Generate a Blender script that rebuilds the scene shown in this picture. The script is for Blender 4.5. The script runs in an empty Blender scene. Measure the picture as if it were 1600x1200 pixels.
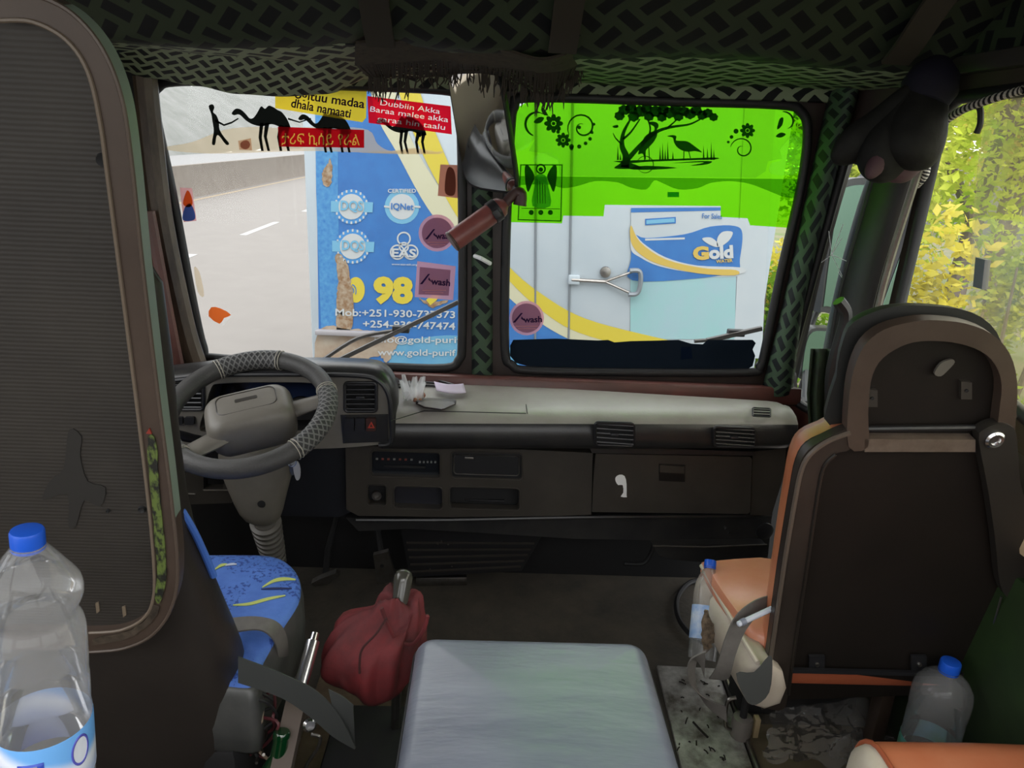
import bpy, bmesh, math, random
from mathutils import Vector as V, Matrix, noise
from mathutils.geometry import tessellate_polygon
R = math.radians
random.seed(7)
SC = bpy.context.scene
COL = SC.collection

# ------------------------------------------------------------------ camera, sky, exposure
FPX, EYE = 1155.0, V((0, 0, 1.35))
_pi, _ya, _ro = R(18.4), R(2.0), R(2.7)
FW = V((math.sin(_ya) * math.cos(_pi), math.cos(_ya) * math.cos(_pi), -math.sin(_pi)))
_r0 = V((math.cos(_ya), -math.sin(_ya), 0)); _u0 = _r0.cross(FW)
RT = _r0 * math.cos(_ro) + _u0 * math.sin(_ro)
UP = _u0 * math.cos(_ro) - _r0 * math.sin(_ro)
cd = bpy.data.cameras.new('camera'); cam = bpy.data.objects.new('camera', cd); COL.objects.link(cam)
cd.sensor_width = 36; cd.lens = 36 * FPX / 1600; cd.clip_start = 0.05; cd.clip_end = 400
cam.matrix_world = Matrix(((RT.x, UP.x, -FW.x, EYE.x), (RT.y, UP.y, -FW.y, EYE.y), (RT.z, UP.z, -FW.z, EYE.z), (0, 0, 0, 1)))
SC.camera = cam

w = bpy.data.worlds.new('overcast_sky'); SC.world = w; w.use_nodes = True
nt = w.node_tree; nt.nodes.clear()
tc = nt.nodes.new('ShaderNodeTexCoord'); sx = nt.nodes.new('ShaderNodeSeparateXYZ')
rp = nt.nodes.new('ShaderNodeValToRGB'); bg = nt.nodes.new('ShaderNodeBackground'); ou = nt.nodes.new('ShaderNodeOutputWorld')
rp.color_ramp.elements[0].position = 0.0; rp.color_ramp.elements[0].color = (.55, .57, .58, 1)
rp.color_ramp.elements[1].position = 0.8; rp.color_ramp.elements[1].color = (1, 1, 1, 1)
nt.links.new(tc.outputs['Generated'], sx.inputs[0]); nt.links.new(sx.outputs['Z'], rp.inputs[0])
nt.links.new(rp.outputs[0], bg.inputs[0]); nt.links.new(bg.outputs[0], ou.inputs[0])
bg.inputs[1].default_value = 4.2
SUN = bpy.data.lights.new('hazy_sun', 'SUN'); SUN.energy = 1.4; SUN.angle = R(50); SUN.color = (1, .95, .86)
so = bpy.data.objects.new('hazy_sun', SUN); COL.objects.link(so); so.rotation_euler = (R(28), R(12), 0)
SC.view_settings.view_transform = 'Standard'; SC.view_settings.look = 'None'
SC.view_settings.exposure = 0.0; SC.view_settings.gamma = 1.0; SC.view_settings.use_curve_mapping = False

# ------------------------------------------------------------------ rays: a picture point and the real plane it lies on
def ray(x, y): return FW + RT * ((x - 800) / FPX) + UP * ((600 - y) / FPX)
def P(x, y, Y):
    d = ray(x, y); return EYE + d * ((Y - EYE.y) / d.y)
def PZ(x, y, z):
    d = ray(x, y); return EYE + d * ((z - EYE.z) / d.z)
def PX(x, y, X):
    d = ray(x, y); return EYE + d * ((X - EYE.x) / d.x)
def PP(x, y, o, n):
    d = ray(x, y); n = V(n); return EYE + d * ((V(o) - EYE).dot(n) / d.dot(n))

# ------------------------------------------------------------------ materials
def sh(n, t): return n.nodes.new(t)
def mat(name, col, rough=.6, metal=0, col2=None, scale=8, amt=.5, bump=0, bscale=60, spec=.5, stretch=None, rvar=0, detail=5):
    m = bpy.data.materials.new(name); m.use_nodes = True; n = m.node_tree; b = n.nodes['Principled BSDF']
    b.inputs['Base Color'].default_value = (*col, 1); b.inputs['Roughness'].default_value = rough; b.inputs['Metallic'].default_value = metal
    b.inputs['Specular IOR Level'].default_value = spec
    t = sh(n, 'ShaderNodeTexCoord'); vec = t.outputs['Object']
    if stretch:
        mp = sh(n, 'ShaderNodeMapping'); mp.inputs['Scale'].default_value = stretch; n.links.new(vec, mp.inputs[0]); vec = mp.outputs[0]
    if col2:
        tx = sh(n, 'ShaderNodeTexNoise'); tx.inputs['Scale'].default_value = scale; tx.inputs['Detail'].default_value = detail; tx.inputs['Roughness'].default_value = .65
        n.links.new(vec, tx.inputs[0])
        r = sh(n, 'ShaderNodeValToRGB'); r.color_ramp.elements[0].position = .5 - .3 * (1 - amt) - .02; r.color_ramp.elements[1].position = .5 + .3 * (1 - amt) + .02
        r.color_ramp.elements[0].color = (*col, 1); r.color_ramp.elements[1].color = (*col2, 1)
        n.links.new(tx.outputs[0], r.inputs[0]); n.links.new(r.outputs[0], b.inputs['Base Color'])
        if rvar:
            mr = sh(n, 'ShaderNodeMapRange'); mr.inputs[3].default_value = rough; mr.inputs[4].default_value = rough + rvar
            n.links.new(tx.outputs[0], mr.inputs[0]); n.links.new(mr.outputs[0], b.inputs['Roughness'])
    if bump:
        t2 = sh(n, 'ShaderNodeTexNoise'); t2.inputs['Scale'].default_value = bscale; t2.inputs['Detail'].default_value = 4; n.links.new(vec, t2.inputs[0])
        bp = sh(n, 'ShaderNodeBump'); bp.inputs['Strength'].default_value = bump; bp.inputs['Distance'].default_value = .004
        n.links.new(t2.outputs[0], bp.inputs['Height']); n.links.new(bp.outputs[0], b.inputs['Normal'])
    return m
def clear(name, tint=(1, 1, 1), gloss=.08, rough=.02, haze=0, hazecol=(.8, .8, .8)):
    """thin clear sheet: mostly see-through, a little mirror, optional milky dirt"""
    m = bpy.data.materials.new(name); m.use_nodes = True; n = m.node_tree; n.nodes.clear()
    o = sh(n, 'ShaderNodeOutputMaterial'); tr = sh(n, 'ShaderNodeBsdfTransparent'); tr.inputs[0].default_value = (*tint, 1)
    last = tr.outputs[0]
    if haze:
        tl = sh(n, 'ShaderNodeBsdfTranslucent'); tl.inputs[0].default_value = (*hazecol, 1)
        tx = sh(n, 'ShaderNodeTexNoise'); tx.inputs['Scale'].default_value = 5; tx.inputs['Detail'].default_value = 7
        t = sh(n, 'ShaderNodeTexCoord'); n.links.new(t.outputs['Object'], tx.inputs[0])
        mr = sh(n, 'ShaderNodeMapRange'); mr.inputs[1].default_value = .3; mr.inputs[2].default_value = .75; mr.inputs[3].default_value = haze * .55; mr.inputs[4].default_value = haze * 1.3
        n.links.new(tx.outputs[0], mr.inputs[0])
        df = sh(n, 'ShaderNodeBsdfDiffuse'); df.inputs[0].default_value = (*hazecol, 1); dm = sh(n, 'ShaderNodeMixShader'); dm.inputs[0].default_value = .5; n.links.new(tl.outputs[0], dm.inputs[1]); n.links.new(df.outputs[0], dm.inputs[2])
        mx = sh(n, 'ShaderNodeMixShader'); n.links.new(mr.outputs[0], mx.inputs[0]); n.links.new(last, mx.inputs[1]); n.links.new(dm.outputs[0], mx.inputs[2]); last = mx.outputs[0]
    if gloss:
        gl = sh(n, 'ShaderNodeBsdfGlossy'); gl.inputs['Roughness'].default_value = rough
        lw = sh(n, 'ShaderNodeLayerWeight'); lw.inputs[0].default_value = .25
        mr = sh(n, 'ShaderNodeMath'); mr.operation = 'MULTIPLY'; mr.inputs[1].default_value = gloss * 3; n.links.new(lw.outputs['Fresnel'], mr.inputs[0])
        mx = sh(n, 'ShaderNodeMixShader'); n.links.new(mr.outputs[0], mx.inputs[0]); n.links.new(last, mx.inputs[1]); n.links.new(gl.outputs[0], mx.inputs[2]); last = mx.outputs[0]
    n.links.new(last, o.inputs[0]); return m
def film(name, col, through=.4, tint=None):
    """printed sticker on glass: lets light of its own colour through"""
    m = bpy.data.materials.new(name); m.use_nodes = True; n = m.node_tree; n.nodes.clear()
    o = sh(n, 'ShaderNodeOutputMaterial'); tr = sh(n, 'ShaderNodeBsdfTransparent'); tr.inputs[0].default_value = (*(tint or col), 1)
    tl = sh(n, 'ShaderNodeBsdfTranslucent'); tl.inputs[0].default_value = (*col, 1)
    df = sh(n, 'ShaderNodeBsdfDiffuse'); df.inputs[0].default_value = (*col, 1)
    a = sh(n, 'ShaderNodeMixShader'); a.inputs[0].default_value = .5; n.links.new(tl.outputs[0], a.inputs[1]); n.links.new(df.outputs[0], a.inputs[2])
    b = sh(n, 'ShaderNodeMixShader'); b.inputs[0].default_value = 1 - through; n.links.new(tr.outputs[0], b.inputs[1]); n.links.new(a.outputs[0], b.inputs[2])
    n.links.new(b.outputs[0], o.inputs[0]); return m
def mnode(n, op, a, b=None):
    k = sh(n, 'ShaderNodeMath'); k.operation = op
    for i, v in ((0, a), (1, b)):
        if v is None: continue
        if isinstance(v, (int, float)): k.inputs[i].default_value = v
        else: n.links.new(v, k.inputs[i])
    return k.outputs[0]
def weave(name, c1, c2, cell=.06, ang=38, rough=.7):
    """basket weave print: bars alternating across and along"""
    m = bpy.data.materials.new(name); m.use_nodes = True; n = m.node_tree; b = n.nodes['Principled BSDF']; b.inputs['Roughness'].default_value = rough
    b.inputs['Specular IOR Level'].default_value = .3
    uv = sh(n, 'ShaderNodeTexCoord'); mp = sh(n, 'ShaderNodeMapping'); mp.inputs['Scale'].default_value = (1 / cell,) * 3; mp.inputs['Rotation'].default_value = (0, 0, R(ang))
    n.links.new(uv.outputs['UV'], mp.inputs[0]); s = sh(n, 'ShaderNodeSeparateXYZ'); n.links.new(mp.outputs[0], s.inputs[0])
    X, Y = s.outputs[0], s.outputs[1]
    par = mnode(n, 'FLOORED_MODULO', mnode(n, 'ADD', mnode(n, 'FLOOR', X), mnode(n, 'FLOOR', Y)), 2.0)
    ax = mnode(n, 'ABSOLUTE', mnode(n, 'SUBTRACT', mnode(n, 'FRACT', X), .5)); ay = mnode(n, 'ABSOLUTE', mnode(n, 'SUBTRACT', mnode(n, 'FRACT', Y), .5))
    h = mnode(n, 'MULTIPLY', mnode(n, 'LESS_THAN', ax, .47), mnode(n, 'LESS_THAN', ay, .22))
    v = mnode(n, 'MULTIPLY', mnode(n, 'LESS_THAN', ax, .22), mnode(n, 'LESS_THAN', ay, .47))
    k = mnode(n, 'ADD', mnode(n, 'MULTIPLY', h, mnode(n, 'SUBTRACT', 1.0, par)), mnode(n, 'MULTIPLY', v, par))
    mx = sh(n, 'ShaderNodeMix'); mx.data_type = 'RGBA'; n.links.new(k, mx.inputs[0]); mx.inputs[6].default_value = (*c1, 1); mx.inputs[7].default_value = (*c2, 1)
    n.links.new(mx.outputs[2], b.inputs['Base Color'])
    bp = sh(n, 'ShaderNodeBump'); bp.inputs['Strength'].default_value = .3; bp.inputs['Distance'].default_value = .002; n.links.new(k, bp.inputs['Height']); n.links.new(bp.outputs[0], b.inputs['Normal'])
    return m
def s2l(*c): return tuple((v / 255 / 12.92) if v <= 10 else ((v / 255 + .055) / 1.055) ** 2.4 for v in c)

# ------------------------------------------------------------------ mesh builder
class MB:
    def __init__(s): s.bm = bmesh.new(); s.uv = s.bm.loops.layers.uv.new('uv')
    def add(s, other, M=None):
        me = bpy.data.meshes.new('tmp'); other.to_mesh(me); other.free()
        if M is not None: me.transform(M)
        s.bm.from_mesh(me); bpy.data.meshes.remove(me); return s
    def box(s, c, size, rot=None, bev=0, seg=2):
        b = bmesh.new(); bmesh.ops.create_cube(b, size=1)
        bmesh.ops.scale(b, vec=V(size), verts=b.verts)
        if bev: bmesh.ops.bevel(b, geom=b.edges[:], offset=min(bev, min(size) * .49), segments=seg, profile=.5, affect='EDGES')
        M = Matrix.Translation(V(c))
        if rot is not None: M = M @ (rot.to_4x4() if isinstance(rot, Matrix) else Matrix.Rotation(rot[2], 4, 'Z') @ Matrix.Rotation(rot[1], 4, 'Y') @ Matrix.Rotation(rot[0], 4, 'X'))
        return s.add(b, M)
    def bridge(s, rings, cap=True, closed=True):
        """loft through rings of equal length; uv in ring order"""
        vs = [[s.bm.verts.new(p) for p in r] for r in rings]; n = len(rings[0])
        for a, b in zip(vs, vs[1:]):
            for i in range(n if closed else n - 1):
                j = (i + 1) % n
                try: s.bm.faces.new((a[i], a[j], b[j], b[i]))
                except ValueError: pass
        if cap and closed:
            for r in (vs[0][::-1], vs[-1]):
                try: s.bm.faces.new(r)
                except ValueError: pass
        return s
    def tube(s, pts, rad, n=10, closed=False, flat=1.0, upv=None):
        pts = [V(p) for p in pts]; k = len(pts); rings = []
        rad = rad if isinstance(rad, (list, tuple)) else [rad] * k
        t0 = (pts[1] - pts[0]).normalized()
        u = V(upv) if upv is not None else (V((0, 0, 1)) if abs(t0.z) < .9 else V((1, 0, 0)))
        for i in range(k):
            if closed: t = pts[(i + 1) % k] - pts[i - 1]
            else: t = pts[min(i + 1, k - 1)] - pts[max(i - 1, 0)]
            t.normalize(); u = (u - t * u.dot(t)).normalized(); v = t.cross(u)
            rings.append([pts[i] + (u * math.cos(a) * flat + v * math.sin(a)) * rad[i] for a in (2 * math.pi * q / n for q in range(n))])
        if closed: rings.append(rings[0]); return s.bridge(rings, cap=False)
        return s.bridge(rings)
    def lathe(s, prof, o, axis=(0, 0, 1), n=24, cap=True):
        ax = V(axis).normalized(); u = ax.orthogonal().normalized(); v = ax.cross(u); o = V(o)
        return s.bridge([[o + ax * h + (u * math.cos(a) + v * math.sin(a)) * max(r, 1e-4) for a in (2 * math.pi * q / n for q in range(n))] for r, h in prof], cap=cap)
    def plate(s, outer, holes=(), off=(0, .002, 0), uvs=1.0):
        """flat polygon with holes given thickness OFF (a vector)"""
        outer = [V(p) for p in outer]; holes = [[V(p) for p in h] for h in holes]; off = V(off)
        loops = [outer] + holes; flat = [p for l in loops for p in l]
        tris = tessellate_polygon(loops)
        if off.length < 1e-9:
            a = [s.bm.verts.new(p) for p in flat]
            for t in tris:
                try: s.bm.faces.new([a[i] for i in t])
                except ValueError: pass
            return s
        a = [s.bm.verts.new(p) for p in flat]; b = [s.bm.verts.new(p + off) for p in flat]
        nrm = off.normalized(); ux = nrm.orthogonal() if abs(nrm.y) < .9 else V((1, 0, 0)); ux = (ux - nrm * ux.dot(nrm)).normalized(); uy = nrm.cross(ux)
        for t in tris:
            p = [flat[i] for i in t]
            fl = (p[1] - p[0]).cross(p[2] - p[0]).dot(off) > 0
            tt = t if not fl else t[::-1]
            for vv, ord_ in ((a, tt), (b, tt[::-1])):
                try:
                    f = s.bm.faces.new([vv[i] for i in ord_])
                    for lp in f.loops: lp[s.uv].uv = (lp.vert.co.dot(ux) * uvs, lp.vert.co.dot(uy) * uvs)
                except ValueError: pass
        k = 0
        for l in loops:
            n = len(l)
            for i in range(n):
                j = (i + 1) % n
                try: s.bm.faces.new((a[k + i], a[k + j], b[k + j], b[k + i]))
                except ValueError: pass
            k += n
        return s
    def grid(s, fn, nu, nv, su=1.0, sv=1.0, closed_u=False):
        """surface fn(u,v) with uv = (u*su, v*sv)"""
        vs = [[s.bm.verts.new(fn(i / nu, j / nv)) for j in range(nv + 1)] for i in range(nu + 1)]
        for i in range(nu):
            for j in range(nv):
                f = s.bm.faces.new((vs[i][j], vs[i + 1][j], vs[i + 1][j + 1], vs[i][j + 1]))
                for lp, (a, b) in zip(f.loops, ((i, j), (i + 1, j), (i + 1, j + 1), (i, j + 1))): lp[s.uv].uv = (a / nu * su, b / nv * sv)
        return s
    def ribbon(s, left, right, th=.002, sub=6):
        L, Rr = smooth(left, sub), smooth(right, sub); n = min(len(L), len(Rr)); rings = []
        for i in range(n):
            t = (L[min(i + 1, n - 1)] - L[max(i - 1, 0)]); nn = t.cross(Rr[i] - L[i]);
            nn = nn.normalized() * th / 2 if nn.length > 1e-9 else V((0, 0, th / 2))
            rings.append([L[i] + nn, Rr[i] + nn, Rr[i] - nn, L[i] - nn])
        return s.bridge(rings)
    def build(s, name, m, parent=None, sharp=35, sub=0, solid=0, origin=None):
        bmesh.ops.remove_doubles(s.bm, verts=s.bm.verts, dist=1e-6) if len(s.bm.verts) < 60000 else None
        if len(s.bm.faces) < 60000 and not getattr(s, 'open', False): bmesh.ops.recalc_face_normals(s.bm, faces=s.bm.faces)
        me = bpy.data.meshes.new(name); s.bm.to_mesh(me); s.bm.free()
        return link(name, me, m, parent, sharp, sub, solid, origin)
LOC = {}
def link(name, me, m, parent=None, sharp=35, sub=0, solid=0, origin=None):
    o = bpy.data.objects.new(name, me); COL.objects.link(o)
    for k in (m if isinstance(m, (list, tuple)) else [m]): me.materials.append(k)
    if len(me.polygons): me.polygons.foreach_set('use_smooth', [True] * len(me.polygons)); me.set_sharp_from_angle(angle=R(sharp))
    if parent is not None:
        base = LOC[parent.name]; me.transform(Matrix.Translation(-base)); o.parent = parent; LOC[o.name] = base
    else:
        if origin is None and len(me.vertices):
            xs = [v.co for v in me.vertices]; origin = V(((min(p.x for p in xs) + max(p.x for p in xs)) / 2, (min(p.y for p in xs) + max(p.y for p in xs)) / 2, min(p.z for p in xs)))
        origin = V(origin or (0, 0, 0)); me.transform(Matrix.Translation(-origin)); o.location = origin; LOC[o.name] = origin
    if solid:
        md = o.modifiers.new('thickness', 'SOLIDIFY'); md.thickness = solid; md.offset = 0
    if sub:
        md = o.modifiers.new('smooth', 'SUBSURF'); md.levels = sub; md.render_levels = sub
    return o
def thing(name, label, cat, loc=(0, 0, 0), group=None):
    o = bpy.data.objects.new(name, None); COL.objects.link(o); o.location = V(loc); LOC[o.name] = V(loc); o.empty_display_size = .05
    o['label'] = label; o['category'] = cat
    if group: o['group'] = group
    return o
def tag(o, label, cat, group=None, kind=None):
    o['label'] = label; o['category'] = cat
    if group: o['group'] = group
    if kind: o['kind'] = kind
    return o
def struct(o, label=None):
    o['kind'] = 'structure'
    if label: o['label'] = label
    return o
def smooth(pts, sub=6, closed=False):
    pts = [V(p) for p in pts]; n = len(pts); out = []
    if n < 3 and not closed: 
        return [pts[0].lerp(pts[1], i / sub) for i in range(sub + 1)]
    for i in range(n if closed else n - 1):
        p0 = pts[i - 1] if (closed or i > 0) else pts[0]; p1 = pts[i]; p2 = pts[(i + 1) % n]; p3 = pts[(i + 2) % n] if (closed or i + 2 < n) else p2
        for k in range(sub):
            t = k / sub
            out.append(.5 * ((2 * p1) + (p2 - p0) * t + (2 * p0 - 5 * p1 + 4 * p2 - p3) * t * t + (3 * p1 - p0 - 3 * p2 + p3) * t ** 3))
    if not closed: out.append(pts[-1])
    return out
def sm2(pts, sub=4, closed=True): return [(p.x, p.y) for p in smooth([V((x, y, 0)) for x, y in pts], sub, closed)]
def rrect(cx, cy, hw, hh, r, n=5):
    out = []
    for qx, qy, a0 in ((1, 1, 0), (-1, 1, 90), (-1, -1, 180), (1, -1, 270)):
        for k in range(n + 1):
            a = R(a0 + 90 * k / n); out.append((cx + qx * (hw - r) + r * math.cos(a), cy + qy * (hh - r) + r * math.sin(a)))
    return out
def circ(cx, cy, r, n=24, ry=None): return [(cx + r * math.cos(2 * math.pi * k / n), cy + (ry or r) * math.sin(2 * math.pi * k / n)) for k in range(n)]
def onY(pts, Y): return [P(x, y, Y) for x, y in pts]
def flat(name, polys, Y, m, parent=None, th=.0008, holes=(), proj=None):
    """flat printed shapes lying on the plane y = Y (or on proj)"""
    mb = MB(); pr = proj or (lambda x, y: P(x, y, Y)); off = V((0, th, 0))
    if proj: 
        a, b, c = pr(*polys[0][0]), pr(*polys[0][1]), pr(*polys[0][len(polys[0]) // 2]); off = (b - a).cross(c - a).normalized() * th
        if off.dot(FW) < 0: off = -off
    for i, p in enumerate(polys): mb.plate([pr(x, y) for x, y in p], [[pr(x, y) for x, y in h] for h in holes] if i == 0 else (), off)
    return mb.build(name, m, parent)
def text(name, s, p0, p1, h, Y, m, parent=None, bold=0, th=.0008, proj=None, slant=None):
    """lettering between picture points p0 and p1 (baseline ends), cap height h, laid on the plane y = Y"""
    cu = bpy.data.curves.new('txt', 'FONT'); cu.body = s; cu.size = 1; cu.offset = bold; cu.resolution_u = 3
    o = bpy.data.objects.new('txt', cu); COL.objects.link(o); bpy.context.view_layer.update()
    me = bpy.data.meshes.new_from_object(o.evaluated_get(bpy.context.evaluated_depsgraph_get()))
    bpy.data.objects.remove(o); bpy.data.curves.remove(cu)
    xs = [v.co.x for v in me.vertices]; x0, x1 = min(xs), max(xs)
    d = V((p1[0] - p0[0], p1[1] - p0[1])); L = d.length; d /= L; u = V(slant).normalized() if slant else V((d.y, -d.x))
    pr = proj or (lambda x, y: P(x, y, Y)); cap = .72
    for v in me.vertices:
        a = (v.co.x - x0) / (x1 - x0) * L; b = v.co.y / cap * h
        q = pr(p0[0] + d.x * a + u.x * b, p0[1] + d.y * a + u.y * b); v.co = q
    bm = bmesh.new(); bm.from_mesh(me); bm.normal_update()
    for f in bm.faces:
        if f.normal.dot(FW) > 0: f.normal_flip()
    if th:
        g = bmesh.ops.extrude_face_region(bm, geom=bm.faces[:])
        nv = [e for e in g['geom'] if isinstance(e, bmesh.types.BMVert)]
        bmesh.ops.translate(bm, vec=V((0, -th, 0)), verts=nv)
        bmesh.ops.recalc_face_normals(bm, faces=bm.faces)
    bm.to_mesh(me); bm.free(); me.materials.clear()
    return link(name, me, m, parent)
def cpy(o, parent=None):
    c = o.copy(); COL.objects.link(c)
    if parent is not None: c.parent = parent
    LOC[c.name] = LOC.get(o.name, V()).copy()
    for k in [q for q in o.children]: cpy(k, c)
    return c
# ------------------------------------------------------------------ shared materials
M_weave_shade = weave('weave_shaded', (.026, .038, .020), (.003, .004, .005), .058, 40)  # dark copy of the cloth, shade of the headliner put into its colour
M_weave_lit = weave('weave_lit', (.21, .26, .165), (.006, .008, .009), .056, 35)  # lit copy of the same cloth, windscreen light put into its colour
M_weave3 = weave('weave_pillar', (.05, .085, .05), (.006, .009, .010), .045, 45)
M_brown = mat('brown_paint', (.050, .022, .016), .45, 0, (.085, .050, .038), 14, .4)
M_redbrown = mat('red_brown_paint', (.13, .040, .032), .42, 0, (.07, .032, .026), 9, .3)
M_rubber = mat('black_rubber', (.012, .012, .013), .55)
M_black = mat('black_plastic', (.014, .014, .016), .42)
M_blackm = mat('black_matt', (.010, .010, .011), .8)
M_dash = mat('dash_black', (.013, .013, .015), .32, 0, (.030, .029, .028), 12, .4, .08, 240)
M_dashtop = mat('dash_grey', (.235, .215, .19), .40, 0, (.33, .315, .29), 5, .25, .10, 120)
M_face = mat('dash_warm_grey', (.034, .030, .026), .36, 0, (.052, .046, .039), 9, .3, .05, 260)
M_col = mat('column_grey', (.13, .118, .10), .45, 0, (.19, .175, .15), 7, .3)
M_chrome = mat('bright_metal', (.72, .72, .74), .22, 1)
M_steel = mat('dull_steel', (.35, .34, .33), .38, 1, (.22, .20, .18), 20, .4)
M_white = mat('white_print', (.86, .87, .88), .5)
M_blackprint = film('black_print', (.006, .007, .006), .03)

# ------------------------------------------------------------------ the setting: cab shell
YW = 2.05                                              # plane of the two windscreen panes
PANE_L = [(240, 165), (248, 135), (272, 127), (340, 127), (560, 134), (690, 140), (712, 150), (720, 180), (723, 360), (722, 530), (717, 562), (695, 575), (600, 573), (500, 570), (335, 559), (318, 548), (298, 460), (268, 300)]
PANE_R = [(798, 200), (804, 166), (830, 152), (1050, 158), (1215, 163), (1250, 173), (1262, 205), (1252, 290), (1222, 420), (1195, 550), (1187, 573), (1168, 582), (1000, 582), (830, 579), (800, 570), (789, 545), (790, 400), (794, 280)]
panes = [sm2(PANE_L, 4), sm2(PANE_R, 4)]
outer = [V((-1.02, YW, .60)), V((.905, YW, .60)), V((.925, YW, 1.0)), V((.945, YW, 1.64)), V((-1.02, YW, 1.64))]
mb = MB().plate(outer, [onY(p, YW) for p in panes], (0, .035, 0)); wf = struct(mb.build('wall_front', mat('front_dark', (.020, .013, .011), .45, 0, (.032, .020, .016), 14, .4)), 'dark brown painted metal front wall around the two windscreens')
M_glass = clear('windscreen_glass', (.97, .98, .98), .05, .03, .010, (.9, .9, .88))
for n, p, d in ((1, panes[0], 'driver side windscreen pane with black rubber seal'), (2, panes[1], 'passenger side windscreen pane with black rubber seal')):
    o = struct(flat('window_%d' % n, [p], YW + .015, M_glass, None, .004), d)
    c = smooth(onY(p, YW - .002), 1, True)
    MB().tube([q for q in c], .013, 8, True, upv=(0, 1, 0)).build('rubber_seal', M_rubber, o, 60)
# sill under the windscreen
struct(MB().box((-.02, 2.02, .675), (1.84, .09, .05), (R(-12), 0, 0), .008).build('trim_1', M_redbrown), 'red brown painted sill below the windscreens')

# side walls: the door line
XR, XL = .98, -.98
def side(name, X, outer, holes, m, th=.03, label=None):
    return struct(MB().plate([V((X, a, b)) for a, b in outer], [[V((X, a, b)) for a, b in h] for h in holes], (th, 0, 0)).build(name, m), label)
def onX(p, X): return [(q.y, q.z) for q in (PX(x, y, X) for x, y in p)]
M_wall = mat('cab_side_paint', (.035, .028, .022), .5, 0, (.055, .045, .030), 5, .3)
M_green = mat('green_door_card', (.020, .046, .010), .6, 0, (.007, .010, .005), 3.5, .4)
door_hole = onX([(1408, 660), (1404, 490), (1440, 330), (1476, 175), (1500, 152), (1600, 140)], XR) + [(.45, 1.50), (.42, 1.46), (.42, .95), (.46, .915), (1.2, .905)]
door_hole = door_hole[1:]
side('wall_right', XR, [(1.84, -.02), (1.84, .62), (1.77, 1.0), (1.74, 1.66), (-.9, 1.66), (-.9, -.02)], [door_hole, [(.30, .75), (.30, 1.52), (-.86, 1.52), (-.86, .75)]], M_wall, .012, 'passenger side wall of the cab with door window')  # unseen rear opening made large to let more daylight in
side('wall_left', XL, [(2.07, -.02), (2.07, 1.64), (-.9, 1.64), (-.9, -.02)], [[(1.75, .85), (1.60, 1.46), (.55, 1.48), (.5, .85)], [(.40, .75), (.40, 1.52), (-.86, 1.52), (-.86, .75)]], mat('tan_lining', (.34, .28, .20), .7), -.04, 'driver side wall of the cab')  # unseen openings, shaped large to bring daylight into the cab
# corner panel with the small quarter window between windscreen and door
CO, CN = V((.865, 2.05, .7)), V((.25, .115, 0)).cross(V((0, 0, 1)))
CN = V((2.05 - 1.80, .98 - .865, 0)).normalized()       # plane through windscreen edge and door edge
def C_(x, y): return PP(x, y, CO, CN)
q_px = sm2([(1233, 590), (1240, 545), (1318, 262), (1332, 248), (1362, 262), (1372, 290), (1290, 600), (1280, 640), (1262, 640), (1240, 622)], 4)
q_out = [C_(x, y) for x, y in ((1205, 735), (1290, 770), (1440, 200), (1470, 80), (1300, 70))]
struct(MB().plate(q_out, [[C_(x, y) for x, y in q_px]], CN * .03).build('wall_corner', bpy.data.materials['front_dark']), 'dark corner post with narrow quarter window')
o = struct(MB().plate([C_(x, y) + CN * .012 for x, y in q_px], (), CN * .004).build('window_3', clear('quarter_glass', (.96, .97, .96), .03, .03, .03, (.8, .82, .8))), 'narrow quarter window beside the passenger windscreen')
MB().tube([C_(x, y) for x, y in q_px], .012, 8, True).build('rubber_seal', M_rubber, o, 60)
struct(MB().plate([C_(x, y) - CN * .006 for x, y in ((1218, 606), (1240, 628), (1268, 650), (1268, 715), (1214, 660))], (), CN * .004).build('trim_14', M_redbrown), 'red brown corner of the sill under the quarter window')
# cracked star in the quarter glass
cr = MB()
for a, b in (((1316, 372), (1300, 398)), ((1300, 398), (1294, 352)), ((1300, 398), (1322, 442)), ((1300, 398), (1328, 410)), ((1300, 398), (1284, 410)), ((1322, 442), (1310, 425)), ((1300, 398), (1318, 350))):
    cr.tube([C_(*a) - CN * .001, C_(*b) - CN * .001], .0009, 5)
cr.build('crack', mat('crack_white', (.85, .87, .87), .5), o)
# door window: fixed pane plus a cloudy sliding pane
win = [V((XR + .015, a, b)) for a, b in door_hole]
o = struct(MB().plate(win, (), (.004, 0, 0)).build('window_4', clear('door_glass', (.98, .98, .96), .03, .03, .018)), 'passenger door window')
MB().tube([V((XR, a, b)) for a, b in door_hole], .014, 8, True).build('rubber_seal', M_rubber, o, 60)
XS = XR - .004
sl = [V((XS, q[0], q[1])) for q in onX([(1500, 640), (1512, 480), (1520, 340), (1535, 200), (1548, 165), (1575, 152), (1600, 150)], XS)] + [V((XS, .6, 1.49)), V((XS, .6, .92))]
so_ = MB().plate(smooth(sl, 3, True), (), (.004, 0, 0)).build('sliding_pane', clear('cloudy_glass', (.92, .9, .82), .06, .05, .07, (.85, .80, .62)), o)
hp = [PX(x, y, XS - .006) for x, y in ((1524, 402), (1539, 406), (1534, 452), (1520, 448))]
MB().plate(hp, (), (.012, 0, 0)).build('finger_catch', mat('catch_grey', (.12, .13, .15), .35), so_)
struct(MB().plate([V((.962, a, b)) for a, b in ((.1, 1.56), (1.70, 1.55), (1.66, 1.66), (.1, 1.72))], (), (.012, 0, 0)).build('trim_15', M_weave_shade), 'woven print lining above the passenger door')
# rail above the door window, ends in a bright edge
struct(MB().box((XR - .012, 1.05, 1.535), (.03, 1.40, .035), None, .006).build('trim_2', mat('rail_dark', (.05, .046, .04), .35)), 'dark rail above the passenger door window')
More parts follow.
